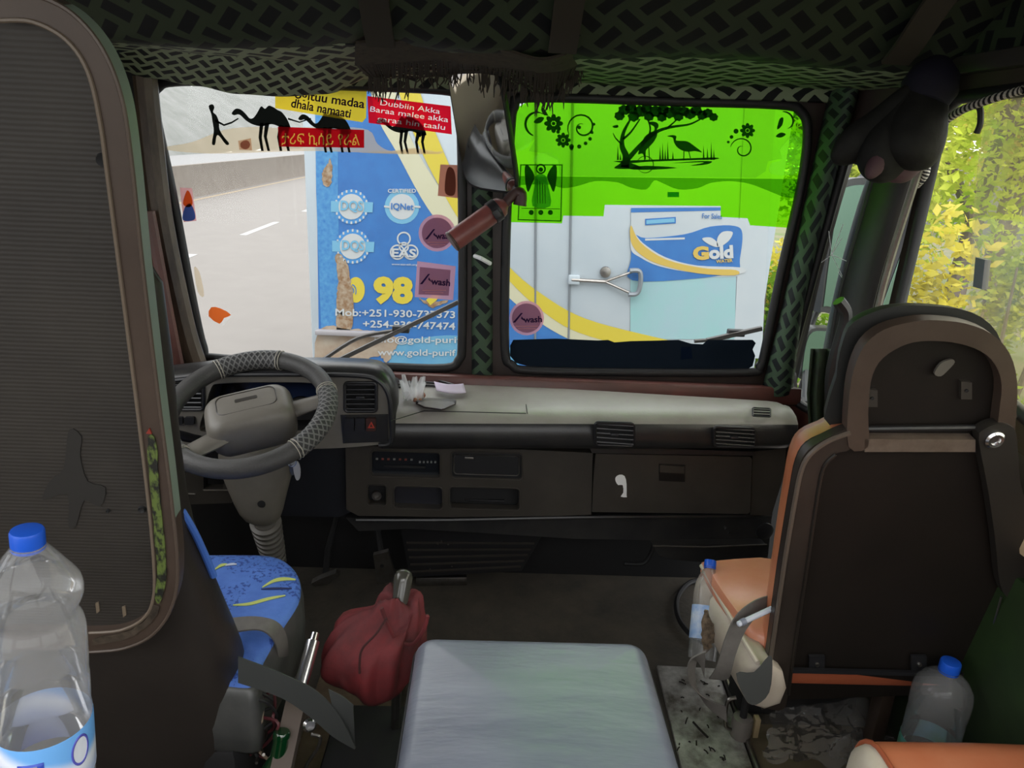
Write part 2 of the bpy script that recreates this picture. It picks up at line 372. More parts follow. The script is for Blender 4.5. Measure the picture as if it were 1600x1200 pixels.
# broad pillar between quarter window and door window
pl = [PX(x, y, .965) for x, y in ((1268, 660), (1300, 480), (1342, 320), (1395, 180), (1420, 120))]
pr_ = [PX(x, y, .945) for x, y in ((1345, 640), (1362, 490), (1408, 330), (1446, 215), (1478, 130))]
def strip(L, Rr, bul, n=10, k=8):
    L, Rr = smooth(L, 4), smooth(Rr, 4)
    def f(u, v):
        i = min(int(v * (len(L) - 1)), len(L) - 2); t = v * (len(L) - 1) - i
        a, b = L[i].lerp(L[i + 1], t), Rr[i].lerp(Rr[i + 1], t)
        return a.lerp(b, u) + bul * math.sin(math.pi * u) ** .7
    return f
tl = struct(MB().grid(strip(pl, pr_, V((-.035, -.03, 0))), 10, 24, .1, .8).build('trim_3', mat('pillar_dark', (.009, .008, .008), .5, 0, (.018, .016, .014), 12, .4), None, 35, 0, .006), 'dark pillar between quarter window and door window')
# edge strips running down that pillar
for xs, r_, mm, nm in ((((1352, 640), (1372, 480), (1425, 300), (1452, 225)), .008, M_steel, 'edge_strip'), (((1312, 640), (1330, 470), (1375, 300), (1402, 200)), .006, M_rubber, 'rubber_strip'), (((1290, 640), (1308, 490), (1352, 330), (1385, 210)), .010, M_rubber, 'door_seal')):
    MB().tube(smooth([PX(x, y, .925) for x, y in xs], 5), r_, 8).build(nm, mm, tl)

# floor, floor plates
M_floor = mat('floor_mat', (.036, .033, .028), .8, 0, (.085, .072, .054), 9, .25, .5, 70)
struct(MB().box((0, .6, -.02), (2.0, 3.05, .04)).build('floor', M_floor), 'dirty dark rubber floor mat of the cab')
M_plate = mat('worn_alloy', (.62, .61, .58), .4, .35, (.12, .105, .085), 16, .5, .15, 50, rvar=.3)
struct(MB().box((.545, 1.10, .006), (.165, 1.10, .012), (0, 0, R(-2.5)), .003).build('trim_4', M_plate), 'worn bright metal floor plate right of the middle seat')
struct(MB().box((.636, 1.10, .012), (.012, 1.08, .022), (0, 0, R(-2.5)), .004).build('trim_5', M_steel), 'raised steel edge of the floor plate')
M_sand = mat('dusty_floor', (.17, .135, .08), .8, 0, (.09, .072, .044), 7, .4, .3, 40)
struct(MB().box((.815, .95, .004), (.32, 1.0, .010), None, .002).build('trim_6', M_sand), 'dusty brown floor panel behind the passenger seat')
# front bulkhead below the dash
struct(MB().box((0, 2.12, .3), (1.96, .04, .66)).build('wall_bulkhead', M_blackm), 'black bulkhead under the dashboard')
struct(MB().plate([V((-1.0, -.88, 0)), V((1.0, -.88, 0)), V((1.0, -.88, 1.78)), V((-1.0, -.88, 1.78))], [[V((-.8, -.88, 1.05)), V((.8, -.88, 1.05)), V((.8, -.88, 1.6)), V((-.8, -.88, 1.6))]], (0, -.03, 0)).build('wall_rear', mat('rear_tan', (.34, .27, .19), .7)), 'unseen tan rear wall with a wide window, added to cut light from behind')  # unseen wall, added to darken the faces turned to the camera
# ceiling: woven cloth over the roof, dropping as a front shelf
prof = [(2.035, 1.46), (2.03, 1.497), (1.95, 1.497), (1.78, 1.508), (1.66, 1.517), (1.615, 1.526), (1.585, 1.552), (1.50, 1.62), (1.42, 1.67), (1.2, 1.70), (.6, 1.71), (-.12, 1.71)]
arc = [0]
for a, b in zip(prof, prof[1:]): arc.append(arc[-1] + math.hypot(a[0] - b[0], a[1] - b[1]))
mb = MB(); NX = 60
vs = []
for i in range(NX + 1):
    x = -.98 + 1.96 * i / NX; row = []
    for k, (y, z) in enumerate(prof):
        wv = (.008 * math.sin(x * 9 + k) + .006 * noise.noise(V((x * 6, k * 1.3, 0)))) if k > 0 else 0
        row.append(mb.bm.verts.new((x, y + (wv if 2 < k < 8 else 0) + (.05 * x * x if 3 < k < 8 else 0), z + wv + (.016 * x if 3 < k < 8 else .012 * x))))
    vs.append(row)
for i in range(NX):
    for k in range(len(prof) - 1):
        f = mb.bm.faces.new((vs[i][k], vs[i + 1][k], vs[i + 1][k + 1], vs[i][k + 1])); f.material_index = 1 if k < 4 else 0  # lit copy on the shelf underside, dark copy on the rest
        for lp, (a, b) in zip(f.loops, ((i, k), (i + 1, k), (i + 1, k + 1), (i, k + 1))): lp[mb.uv].uv = (a / NX * 1.96, arc[b])
mb.open = True
ce = struct(mb.build('ceiling', [M_weave_shade, M_weave_lit], None, 60, 1, .006), 'woven print headliner with a drooping front shelf')
struct(MB().box((0, .96, 1.76), (2.04, 2.2, .03)).build('ceiling_roof', M_blackm), 'roof panel above the headliner, stopping short behind the camera')  # cut short out of view so daylight reaches the foreground
# roof bows crossing the shelf front
for q, x in enumerate((-.235, .125, .80)):
    pts = [V((x, 1.60 + .02, 1.515 + .016 * x)), V((x, 1.575, 1.545 + .016 * x)), V((x, 1.49, 1.615 + .016 * x)), V((x, 1.40, 1.66))]
    struct(MB().ribbon([p + V((-.028, -.012, 0)) for p in pts], [p + V((.028, -.012, 0)) for p in pts], .008).build('trim_%d' % (7 + q), mat('bow_brown%d' % q, (.020, .016, .010), .7)), 'dark strap across the headliner')
# centre post and passenger post covers in woven cloth
L = [P(738, y, YW - .004) for y in (610, 450, 300, 140)]; Rr = [P(769, y, YW - .004) for y in (610, 450, 300, 140)]
struct(MB().grid(strip(L, Rr, V((0, -.016, 0))), 8, 24, .06, .9).build('trim_10', M_weave3, None, 50, 0, .004), 'woven cloth strip down the centre post')
pl = [P(x, y, YW - .012) for x, y in ((1190, 612), (1225, 470), (1268, 270), (1300, 130))]; pr_ = [C_(x, y) - CN * .012 for x, y in ((1242, 612), (1262, 470), (1318, 250), (1350, 130))]
struct(MB().grid(strip(pl, pr_, V((-.015, -.045, 0))), 10, 24, .11, .9).build('trim_11', M_weave3, None, 50, 0, .004), 'woven cloth cover on the passenger side post')
# driver side corner: brown post, red pipe, black gap
struct(MB().tube(smooth([P(x, y, 1.99) for x, y in ((226, 120), (250, 330), (285, 500), (306, 570))], 6), [.030] * 19, 10).build('trim_12', mat('worn_post', (.030, .018, .013), .42, 0, (.11, .08, .055), 16, .5, .15, 40, stretch=(1, 1, .3)), None), 'worn dark brown post at the driver side corner')
struct(MB().tube(smooth([P(x, y, 1.93) for x, y in ((232, 330), (258, 470), (284, 600))], 6), .016, 10).build('trim_13', M_redbrown), 'red brown tube beside the driver side corner post')
struct(MB().box((-.93, 2.0, 1.1), (.10, .06, 1.1)).build('wall_corner_left', M_blackm), 'black driver side corner')
# ------------------------------------------------------------------ outside: road, barrier, bank
M_road = mat('asphalt', (.120, .108, .099), .85, 0, (.138, .125, .115), 2, .2, .1, 40)
M_far = mat('far_road', (.14, .14, .14), .85, 0, (.165, .16, .16), 2, .3)
M_line = mat('road_paint', (.26, .255, .25), .7)
M_conc = mat('concrete', (.115, .095, .080), .9, 0, (.15, .13, .11), 2.5, .3)
M_verge = mat('verge', (.16, .135, .09), .95, 0, (.07, .11, .02), 1.2, .5, .3, 10)
rd = struct(MB().box((-3.6, 60, -1.05), (13.4, 150, .1)).build('road', M_road), 'pale sunlit asphalt road')
for k in range(7):
    y0 = 8.3 + 5.55 * k
    MB().box((-5.62, y0 + 1.5 - 2.6, -.997), (.16, 2.7, .006)).build('lane_dash', M_line, rd)
MB().box((-9.6, 60, -.997), (.16, 150, .006)).build('edge_line', mat('edge_paint', (.22, .17, .11), .7), rd)
pf = [(-10.45, -1.0), (-9.95, -1.0), (-10.05, -.75), (-10.12, .02), (-10.3, .02), (-10.35, -.75)]
struct(MB().bridge([[V((x, y, z)) for x, z in pf] for y in (5, 40, 90, 140)]).build('outside_barrier_wall', M_conc), 'low concrete barrier between the carriageways')
struct(MB().box((-17, 60, -1.04), (13.4, 150, .1)).build('outside_road', M_far), 'far carriageway beyond the concrete barrier')
bank = MB()
bank.grid(lambda u, v: V((-23.6 - 10 * v + noise.noise(V((u * 30, v * 3, 1))) * .8, -5 + 160 * u, -1.1 + 6.5 * v ** .8 + noise.noise(V((u * 40, v * 4, 5))) * .7)), 60, 8)
bank.open = True
struct(bank.build('outside_hill', mat('hazy_bank', (.095, .10, .09), .95, 0, (.15, .15, .145), .6, .3)), 'pale hazy bank along the far carriageway')
far = MB(); far.grid(lambda u, v: V((-60 + 110 * u, 150, -2 + (9 + 3 * noise.noise(V((u * 7, 2, 0)))) * v)), 40, 4); far.open = True
struct(far.build('outside_hills', mat('hazy_hill', (.2, .21, .2), .95, 0, (.24, .24, .235), .1, .3)), 'pale hazy hills at the end of the road')
struct(MB().box((19.0, 55, -1.05), (32, 150, .1)).build('outside_ground', M_verge), 'dry grassy verge right of the road')

# ------------------------------------------------------------------ truck parked ahead
YT = 3.9
M_twhite = mat('truck_white', (.335, .375, .405), .5, 0, (.28, .33, .37), 3, .3)
M_tblue = mat('truck_blue', (.010, .085, .27), .6, 0, (.014, .11, .32), 12, .4, rvar=.1)
M_tblue2 = mat('truck_blue_edge', (.012, .11, .31), .6, 0, (.05, .20, .38), 50, .4)
M_yel = mat('truck_yellow', (.40, .325, .02), .6); M_cream = mat('truck_cream', (.38, .37, .26), .5)
M_tw = mat('truck_print_white', (.34, .36, .37), .5); M_tlb = mat('truck_light_blue', (.10, .27, .40), .5)
M_rust = mat('peeling_rust', (.27, .22, .16), .9, 0, (.15, .075, .028), 45, .55, .5, 50)
M_tgold = mat('gold_print', (.38, .27, .05), .45); M_tgrey = mat('latch_grey', (.16, .18, .20), .4, .3)
tk = thing('box_truck', 'white and blue box truck parked straight ahead of the windscreens', 'truck', (.3, 5.7, -1.0))
xl, xr = P(477, 300, YT).x, P(1202, 430, YT).x
zb, zt = .02, 2.2
MB().box(((xl + xr) / 2, YT + 1.9, (zb + zt) / 2), (xr - xl, 3.6, zt - zb), None, .01).build('cargo_box', M_twhite, tk)
MB().box(((xl + xr) / 2, YT + .05, (zb + zt) / 2), (xr - xl, .1, zt - zb), None, .012).build('rear_doors', M_twhite, tk)
Y0 = YT - .002
def tf(name, polys, m, lay=1, holes=()): return flat(name, polys, YT - .0012 * lay - .002, m, tk, .0012, holes)
def tt(s, p0, p1, h, m, bold=.01, lay=3): return text('lettering', s, p0, p1, h, YT - .0012 * lay - .002, m, tk, bold)
curve_up = sm2([(570, 60), (585, 170), (622, 242), (668, 325), (722, 392), (795, 465), (845, 505), (900, 535), (1000, 575)], 5, False)
tf('blue_panel', [[(492, 60)] + curve_up + [(1000, 640), (505, 640), (498, 520)]], M_tblue, 1)
tf('blue_edge_strip', [[(491, 60), (528, 60), (528, 300), (530, 420), (531, 516), (502, 516), (494, 300)]], M_tblue2, 2)
cr2 = sm2([(600, 60), (625, 170), (655, 242), (700, 312), (722, 340), (795, 422), (850, 472), (905, 503), (1020, 535), (1100, 550)], 5, False)
tf('cream_stripe', [curve_up + [(1100, 575)] + cr2[::-1]], M_cream, 2)
y_lo = sm2([(604, 60), (625, 150), (660, 240), (702, 318), (730, 360), (795, 438), (850, 488), (905, 520), (1000, 545), (1100, 560)], 5, False)
y_hi = sm2([(640, 60), (655, 140), (690, 230), (722, 300), (750, 350), (795, 416), (850, 462), (915, 498), (1020, 526), (1110, 545)], 5, False)
tf('yellow_stripe', [y_lo + y_hi[::-1]], M_yel, 3)
lf = sm2([(600, 600), (618, 540), (660, 528), (722, 525), (800, 545), (800, 640), (600, 640)], 3)
tf('faded_blue_patch', [lf], mat('faded_blue', (.09, .25, .36), .6, 0, (.05, .20, .36), 8, .4), 2)
# certification badges
def dgs(cx, cy):
    tf('badge_ring', [circ(cx, cy, 27)], mat('badge_blue', (.03, .17, .40), .5) if cy < 350 else bpy.data.materials['badge_blue'], 3)
    tf('badge_band', [[(cx - 32, cy - 9), (cx + 34, cy - 7), (cx + 33, cy + 9), (cx - 32, cy + 8)]], M_tlb, 4)
    tf('badge_disc', [circ(cx, cy, 20)], M_tw, 5)
    text('badge_letters', 'DQS', (cx - 17, cy + 5), (cx + 18, cy + 6), 15, YT - .012, M_tlb, tk, .03)
    for a0, a1 in ((200, 340), (25, 155)):
        for k in range(9):
            a = R(a0 + (a1 - a0) * k / 8); x, y = cx + 25 * math.cos(a), cy + 25 * math.sin(a)
            tf('badge_rim_letter', [[(x - 1.4, y - 2), (x + 1.4, y - 2), (x + 1.4, y + 2), (x - 1.4, y + 2)]], M_tw, 4)
dgs(549, 323); dgs(551, 385)
tf('badge_ring', [circ(628, 323, 27)], M_tlb, 2); tf('badge_disc', [circ(628, 323, 20)], M_tw, 3)
for x0, x1 in ((600, 609), (647, 657)): tf('badge_bar', [[(x0, 321), (x1, 322), (x1, 325), (x0, 324)]], M_tw, 4)
text('badge_letters', 'IQNet', (611, 327), (646, 328), 10, YT - .008, M_tblue, tk, .02)
text('badge_rim_lettering', 'CERTIFIED', (606, 301), (650, 301), 6, YT - .008, M_tw, tk, .02)
for cx, cy, r in ((631, 373, 11), (621, 394, 12), (642, 394, 12), (631, 386, 8)):
    tf('clover_ring', [circ(cx, cy, r)], M_tw, 3, [circ(cx, cy, r - 2.4)])
text('badge_letters', 'EAS', (612, 401), (650, 402), 13, YT - .009, M_tw, tk, .03)
text('badge_rim_lettering', 'www.eas-eth.org', (612, 414), (652, 415), 3, YT - .009, M_tw, tk, .01)
# phone numbers
tf('round_icon', [circ(556, 453, 14, 24, 20)], M_yel, 3)
for r in (8, 4.5): tf('round_icon_arc', [[(549 + r * math.cos(R(a)), 455 + 1.4 * r * math.sin(R(a))) for a in range(-80, 31, 10)] + [(549 + (r - 1.4) * math.cos(R(a)), 455 + 1.4 * (r - 1.4) * math.sin(R(a))) for a in range(30, -81, -10)]], M_tblue, 4)
tt('98', (583, 471), (645, 472), 38, M_yel, .055, 4)
tt('9', (662, 472), (690, 473), 38, M_yel, .055, 4)
tt('Mob:+251-930-737373', (524, 493), (711, 497), 11, M_tw, .015, 5)
tt('+254-930-747474', (567, 511), (711, 515), 11, M_tw, .015, 5)
tt('info@gold-purifier', (585, 535), (742, 536), 10, M_tw, .01, 5)
tt('www.gold-purif', (590, 555), (712, 556), 10, M_tw, .01, 5)
# rusted peeling paint on the driver side edge and the torn sill
def ragged(p, amp, seed=1):
    rr = random.Random(seed); q = sm2(p, 6); return [(x + rr.uniform(-amp, amp), y + rr.uniform(-amp, amp)) for x, y in q]
tf('peeled_patch', [ragged([(515, 248), (519, 262), (517, 288), (509, 292), (503, 282), (505, 266), (512, 256)], 1)], M_rust, 4)
tf('peeled_patch', [ragged([(524, 402), (532, 398), (542, 412), (548, 440), (552, 470), (547, 516), (526, 518), (526, 470), (528, 440)], 1.6, 3)], M_rust, 4)
tf('peeled_patch', [ragged([(655, 465), (668, 471), (700, 470), (690, 475), (676, 481), (664, 474)], 1, 5)], M_rust, 4)
tf('torn_sill', [ragged([(497, 520), (548, 515), (585, 517), (622, 528), (616, 548), (605, 566), (590, 556), (560, 575), (548, 640), (495, 640)], 1.5, 9)], mat('torn_sill', (.30, .255, .20), .9, 0, (.22, .15, .10), 10, .5), 4)
a, b = P(493, 519, YT - .03), P(600, 519, YT - .03)
MB().box(((a.x + b.x) / 2, YT - .02, a.z), (b.x - a.x, .05, .025), None, .004).build('sill_rail', mat('sill_rail', (.22, .21, .22), .5), tk)
# door seams, hinge strips, latch
for pts in ([(838, 100), (836, 560)], [(896, 100), (888, 560)]):
    a, b = P(*pts[0], YT - .004), P(*pts[1], YT - .004); MB().tube([a, b], .006, 6).build('door_seam', M_tgrey, tk)
a, b = P(893, 437, YT - .02), P(945, 440, YT - .02); lt = MB().tube([a, b], .010, 8).tube([b, P(990, 424, YT - .03), P(997, 424, YT - .03)], .007, 8).tube([b, P(985, 458, YT - .03), P(990, 460, YT - .03)], .007, 8)
lt.build('latch_bar', M_steel, tk)
MB().tube(smooth([P(984, 423, YT - .035), P(999, 424, YT - .035), P(1001, 440, YT - .035), P(996, 458, YT - .035), P(982, 460, YT - .035)], 4), .013, 8).build('latch_handle', M_tgrey, tk)
MB().box(P(897, 437, YT - .012), (.06, .03, .05), None, .006).build('latch_hinge', M_twhite, tk)
MB().lathe([(.03, 0), (.028, .012), (.012, .016)], P(946, 425, YT - .004), (0, -1, 0), 16).build('latch_rosette', M_steel, tk)
M_pan = mat('door_panel_white', (.33, .36, .38), .45, 0, (.28, .32, .35), 3, .3)
tf('door_edge_column', [[(1168, 60), (1216, 60), (1190, 560), (1146, 560)]], M_pan, 1)
tf('pale_panel', [sm2([(985, 436), (1150, 432), (1148, 530), (985, 530)], 1)], mat('pale_blue_panel', (.22, .32, .36), .5, 0, (.18, .34, .34), 5, .4), 1)
# the printed water label
tf('label_board', [[(986, 326), (1126, 326), (1126, 341), (1164, 342), (1152, 432), (986, 437)]], M_pan, 2)
tf('label_top_band', [[(986, 325), (1126, 324), (1126, 329), (986, 332)]], M_tblue, 3)
tf('label_blue', [sm2([(990, 368), (1010, 372), (1070, 366), (1110, 354), (1148, 353), (1160, 365), (1156, 405), (1150, 424), (1090, 435), (988, 438), (986, 405)], 4)], M_tblue, 3)
tf('label_white_swoosh', [sm2([(988, 362), (1005, 380), (1040, 402), (1090, 415), (1158, 418), (1156, 428), (1085, 426), (1030, 416), (1000, 402), (986, 390)], 4)], M_tw, 4)
tf('label_gold_swoosh', [sm2([(986, 352), (1000, 378), (1040, 405), (1100, 419), (1150, 422), (1148, 430), (1090, 427), (1030, 413), (1000, 397), (986, 378)], 4)], M_tgold, 5)
tf('label_box', [[(1008, 342), (1056, 339), (1056, 349), (1008, 352)]], M_tblue, 4); tf('label_box_inside', [[(1010, 344), (1054, 341), (1054, 347), (1010, 350)]], M_tlb, 5)
tf('label_line', [[(1008, 373), (1070, 371), (1070, 374), (1008, 376)]], M_tw, 4)
text('lettering', 'For Sales', (1097, 341), (1128, 342), 8, YT - .008, M_tblue, tk, .01)
text('lettering', 'G', (1083, 405), (1108, 404), 19, YT - .010, M_tgold, tk, .06)
text('lettering', 'old', (1108, 404), (1146, 402), 19, YT - .010, M_tw, tk, .05)
text('lettering', 'WATER', (1119, 411), (1145, 409), 5, YT - .010, M_tgold, tk, .03)
for lp in ([(1121, 386), (1108, 382), (1097, 373), (1110, 371), (1120, 378)], [(1122, 386), (1121, 372), (1130, 362), (1145, 363), (1138, 377)]):
    tf('leaf_emblem', [sm2(lp, 4)], M_tw, 5)
# wheels and chassis below the box
MB().box((.3, YT + 1.9, -.15), (1.0, 3.4, .3), None, .02).build('chassis', M_blackm, tk)
for x in (-.55, 1.15):
    wl = MB().lathe([(.30, -.14), (.44, -.13), (.47, -.08), (.47, .08), (.44, .13), (.30, .14)], (x, YT + 1.2, -.52), (1, 0, 0), 32).build('wheel', M_rubber, tk)
    MB().lathe([(.06, -.15), (.25, -.15), (.30, -.10), (.30, .10), (.25, .15), (.06, .15)], (x, YT + 1.2, -.52), (1, 0, 0), 24).build('wheel_hub', M_steel, wl)

# ------------------------------------------------------------------ trees and shrubs beyond the passenger side
def leafmat(name, c1, c2, c3):
    m = bpy.data.materials.new(name); m.use_nodes = True; n = m.node_tree; n.nodes.clear()
    o = sh(n, 'ShaderNodeOutputMaterial'); t = sh(n, 'ShaderNodeTexCoord'); tx = sh(n, 'ShaderNodeTexNoise'); tx.inputs['Scale'].default_value = 1.6; tx.inputs['Detail'].default_value = 6
    n.links.new(t.outputs['Object'], tx.inputs[0]); r = sh(n, 'ShaderNodeValToRGB'); e = r.color_ramp.elements
    e[0].position = .36; e[0].color = (*c1, 1); e[1].position = .66; e[1].color = (*c3, 1); k = e.new(.5); k.color = (*c2, 1)
    n.links.new(tx.outputs[0], r.inputs[0])
    d = sh(n, 'ShaderNodeBsdfDiffuse'); l = sh(n, 'ShaderNodeBsdfTranslucent'); n.links.new(r.outputs[0], d.inputs[0]); n.links.new(r.outputs[0], l.inputs[0])
    mx = sh(n, 'ShaderNodeMixShader'); mx.inputs[0].default_value = .45; n.links.new(d.outputs[0], mx.inputs[1]); n.links.new(l.outputs[0], mx.inputs[2]); n.links.new(mx.outputs[0], o.inputs[0]); return m
L_lime = leafmat('lime_leaves', (.24, .34, .02), (.44, .52, .05), (.68, .68, .14))
L_gold = leafmat('ochre_leaves', (.34, .30, .03), (.55, .48, .06), (.70, .62, .16))
L_green = leafmat('green_leaves', (.07, .16, .012), (.16, .28, .02), (.32, .40, .05))
M_bark = mat('bark', (.10, .075, .05), .9, 0, (.16, .12, .09), 8, .4)
def leaves(name, centre, rad, n, size, m, parent, seed, clumps=14):
    rr = random.Random(seed); mb = MB(); mb.open = True; bm = mb.bm
    cl = []
    for _ in range(clumps):
        d = V((rr.gauss(0, 1), rr.gauss(0, 1), rr.gauss(0, 1))).normalized() * rr.uniform(.3, .95)
        cl.append(V(centre) + V((d.x * rad[0], d.y * rad[1], d.z * rad[2])))
    for i in range(n):
        c = rr.choice(cl); d = V((rr.gauss(0, 1), rr.gauss(0, 1), rr.gauss(0, 1))).normalized() * (rr.random() ** .4)
        p = c + V((d.x * rad[0], d.y * rad[1], d.z * rad[2])) * .42
        t = V((rr.gauss(0, 1), rr.gauss(0, 1), rr.gauss(0, .6))).normalized(); q = t.orthogonal().normalized(); q = q * math.cos(i) + t.cross(q) * math.sin(i)
        s = size * rr.uniform(.6, 1.3)
        bm.faces.new([bm.verts.new(v) for v in (p, p + t * s * .5 + q * s * .24, p + t * s, p + t * s * .5 - q * s * .24)])
    return mb.build(name, m, parent)
def tree(x, y, h, r, m, label, n=3600, seed=1, size=.17, group='trees beyond the passenger window'):
    t = thing('tree', label, 'tree', (x, y, -1.0), group)
    mb = MB(); top = V((x + .2, y, -1 + h * .75)); mb.tube(smooth([V((x, y, -1.05)), V((x + .12, y + .1, -1 + h * .35)), top], 5), [.13 * (1 - .07 * k) for k in range(11)], 8)
    for k in range(5):
        a = k * 1.3 + seed; b = V((x + .1, y + .05, -1 + h * (.35 + .07 * k))); mb.tube([b, b + V((math.cos(a) * r * .4, math.sin(a) * r * .4, h * .14)), b + V((math.cos(a) * r * .75, math.sin(a) * r * .75, h * .2))], [.06, .045, .02], 6)
    mb.build('trunk', M_bark, t); leaves('foliage', (x, y, -1 + h * .62), (r, r, h * .40), n, size, m, t, seed); return t
def shrub(x, y, h, r, m, label, n=1500, seed=1, size=.11):
    t = thing('shrub', label, 'shrub', (x, y, -1.0), 'shrubs on the verge')
    mb = MB()
    for k in range(5):
        a = k * 1.26; mb.tube([V((x + .05 * math.cos(a), y + .05 * math.sin(a), -1.04)), V((x + r * .3 * math.cos(a), y + r * .3 * math.sin(a), -1 + h * .4)), V((x + r * .5 * math.cos(a), y + r * .5 * math.sin(a), -1 + h * .8))], [.025, .018, .008], 6)
    mb.build('stems', M_bark, t); leaves('foliage', (x, y, -1 + h * .52), (r, r, h * .48), n, size, m, t, seed, 10); return t
tree(4.6, 7.2, 5.0, 1.15, L_lime, 'lime green tree filling the upper part of the passenger door window', 9000, 3, .10)
tree(7.8, 11.2, 5.8, 1.3, L_gold, 'ochre leaved tree behind the cloudy sliding pane', 7000, 5, .13)
tree(4.3, 9.9, 4.4, .8, L_lime, 'slim yellow green tree seen through the narrow quarter window', 5000, 8, .11)
tree(6.2, 14.8, 6.4, 1.5, L_green, 'dark green tree standing behind the lime tree', 4200, 11, .24)
tree(10.6, 15.6, 7.2, 1.6, L_lime, 'tall pale green tree furthest back beyond the door window', 4200, 13, .26)
tree(9.4, 7.4, 5.6, 1.3, L_green, 'broad green tree at the right edge of the door window', 3600, 15, .2)
tree(3.6, 20.0, 5.5, 1.5, L_lime, 'distant yellow green tree right of the parked truck', 3000, 17, .24)
shrub(2.6, 4.1, 1.9, .45, L_gold, 'ochre shrub low in the passenger door window', 2600, 21, .08)
shrub(3.7, 5.0, 2.1, .5, L_lime, 'yellow green shrub behind the passenger headrest', 3200, 22, .07)
shrub(2.5, 6.3, 1.7, .45, L_green, 'low green bush beyond the quarter window', 2000, 23, .08)
shrub(2.95, 7.9, 1.5, .4, L_gold, 'dry ochre bush beside the parked truck', 1800, 24, .09)
M_stone = mat('pale_stone', (.25, .245, .24), .9, 0, (.2, .195, .19), 3, .3)
struct(MB().box((15, 24, .2), (9, .4, 2.6), (0, 0, R(-35)), .03).build('outside_garden_wall', M_stone), 'pale wall glimpsed behind the trees')

# exterior mirrors and wipers on this truck
def ext_mirror(name, label, px, Y, m_glass, nrm=(.15, -1, .02), th=.05):
    n_ = V(nrm).normalized(); o_ = P(*px[0], Y)
    pts = [PP(x, y, o_, n_) for x, y in sm2(px, 4)]; c = sum(pts, V()) / len(pts)
    t = thing(name, label, 'mirror', (c.x, c.y + .03, min(p.z for p in pts)))
    MB().plate(pts, (), -n_ * th).build('housing', M_black, t)
    MB().plate([c + (p - c) * .90 + n_ * .001 for p in pts], (), n_ * .003).build('mirror_glass', m_glass, t)
    return t, c
M_mir = mat('silver_mirror', (.82, .85, .86), .04, 1)
M_mirgreen = mat('mirror_green_reflection', (.10, .17, .13), .30, .7)  # green reflection of trees painted into the glass colour
t, c = ext_mirror('wing_mirror', 'tall grey rimmed wing mirror seen through the quarter window', [(1322, 282), (1352, 278), (1362, 286), (1350, 470), (1338, 492), (1288, 488), (1284, 470), (1308, 300)], 2.62, M_mirgreen)
MB().tube(smooth([c + V((0, .05, -.1)), c + V((-.05, .08, -.35)), V((1.06, 2.25, .45)), V((1.0, 2.1, .35))], 5), .012, 8).build('arm', M_black, t)
t, c = ext_mirror('wing_mirror', 'small square convex mirror low in the quarter window', [(1262, 520), (1290, 513), (1308, 520), (1300, 575), (1292, 590), (1256, 594), (1250, 580)], 2.55, M_mirgreen)
MB().tube([c + V((0, .05, .02)), c + V((-.02, .06, -.15)), V((1.02, 2.15, .3))], .010, 8).build('arm', M_black, t)
t, c = ext_mirror('wing_mirror', 'grey rimmed wing mirror seen through the door window beside the pillar', [(1432, 298), (1440, 290), (1446, 300), (1428, 420), (1406, 488), (1372, 500), (1380, 470), (1412, 380)], 2.1, M_mirgreen, (.5, -1, .02), .04)
MB().tube([c + V((0, .05, -.02)), c + V((-.1, .03, -.12)), V((1.02, 1.80, .75))], .010, 8).build('arm', M_black, t)
M_wip = mat('wiper_grey', (.085, .075, .068), .45)
def wiper(label, a, b, arm):
    pa, pb = P(*a, YW + .045), P(*b, YW + .045); t = thing('windscreen_wiper', label, 'wiper', pa)
    MB().box((pa + pb) / 2, ((pb - pa).length, .014, .012), Matrix.Rotation(-math.atan2((pb - pa).z, (pb - pa).x), 3, 'Y')).build('blade', M_wip, t)
    MB().tube(smooth([P(x, y, YW + .07) for x, y in arm], 5), .006, 6).build('arm', M_wip, t)
    MB().box(pa.lerp(pb, .55) + V((0, .012, 0)), (.05, .022, .02), None, .003).build('clip', M_rubber, t)
wiper('long wiper arm lying across the driver side windscreen', (518, 568), (716, 472), ((505, 562), (560, 528), (620, 516), (640, 512)))
wiper('thin wiper arm low on the passenger side windscreen', (1105, 532), (1190, 513), ((1085, 533), (1110, 531), (1140, 526)))
# ------------------------------------------------------------------ stickers on the windscreens
YG = YW + .011
F_yel = film('yellow_vinyl', s2l(240, 210, 60), .25); F_red = film('red_vinyl', s2l(225, 25, 48), .25)
F_dred = film('dark_red_vinyl', s2l(190, 20, 32), .2); F_navy = film('navy_ink', s2l(45, 30, 70), .02); F_wht = film('white_ink', (.95, .95, .95), .3)
F_gold = film('gold_ink', s2l(240, 195, 90), .3); F_sand = film('sand_film', s2l(226, 205, 172), .55, (.93, .86, .74)); F_pink = film('mauve_vinyl', s2l(208, 158, 172), .35)
F_pinkd = film('mauve_dark', s2l(158, 128, 148), .25); F_browns = film('brown_vinyl', s2l(165, 112, 96), .1); F_brownd = film('brown_ink', s2l(120, 78, 66), .1)
F_oran = film('orange_ink', s2l(226, 110, 50), .1); F_blu = film('blue_ink', s2l(70, 110, 190), .1); F_blk = M_blackprint
F_clearw = film('clear_vinyl', (.95, .95, .93), .70, (.97, .97, .96)); F_rose = film('rose_ink', s2l(214, 160, 160), .2)
def fl(name, polys, m, parent=None, lay=0, holes=(), th=0): return flat(name, polys, YG - .0011 * lay, m, parent, th, holes)
def tx(s, p0, p1, h, m, parent, bold=.01, lay=2): return text('lettering', s, p0, p1, h, YG - .0011 * lay, m, parent, bold, 0)
def sticker(name, label, polys, m, lay=0, cat='sticker', holes=()):
    return tag(fl(name, polys, m, None, lay, holes), label, cat)
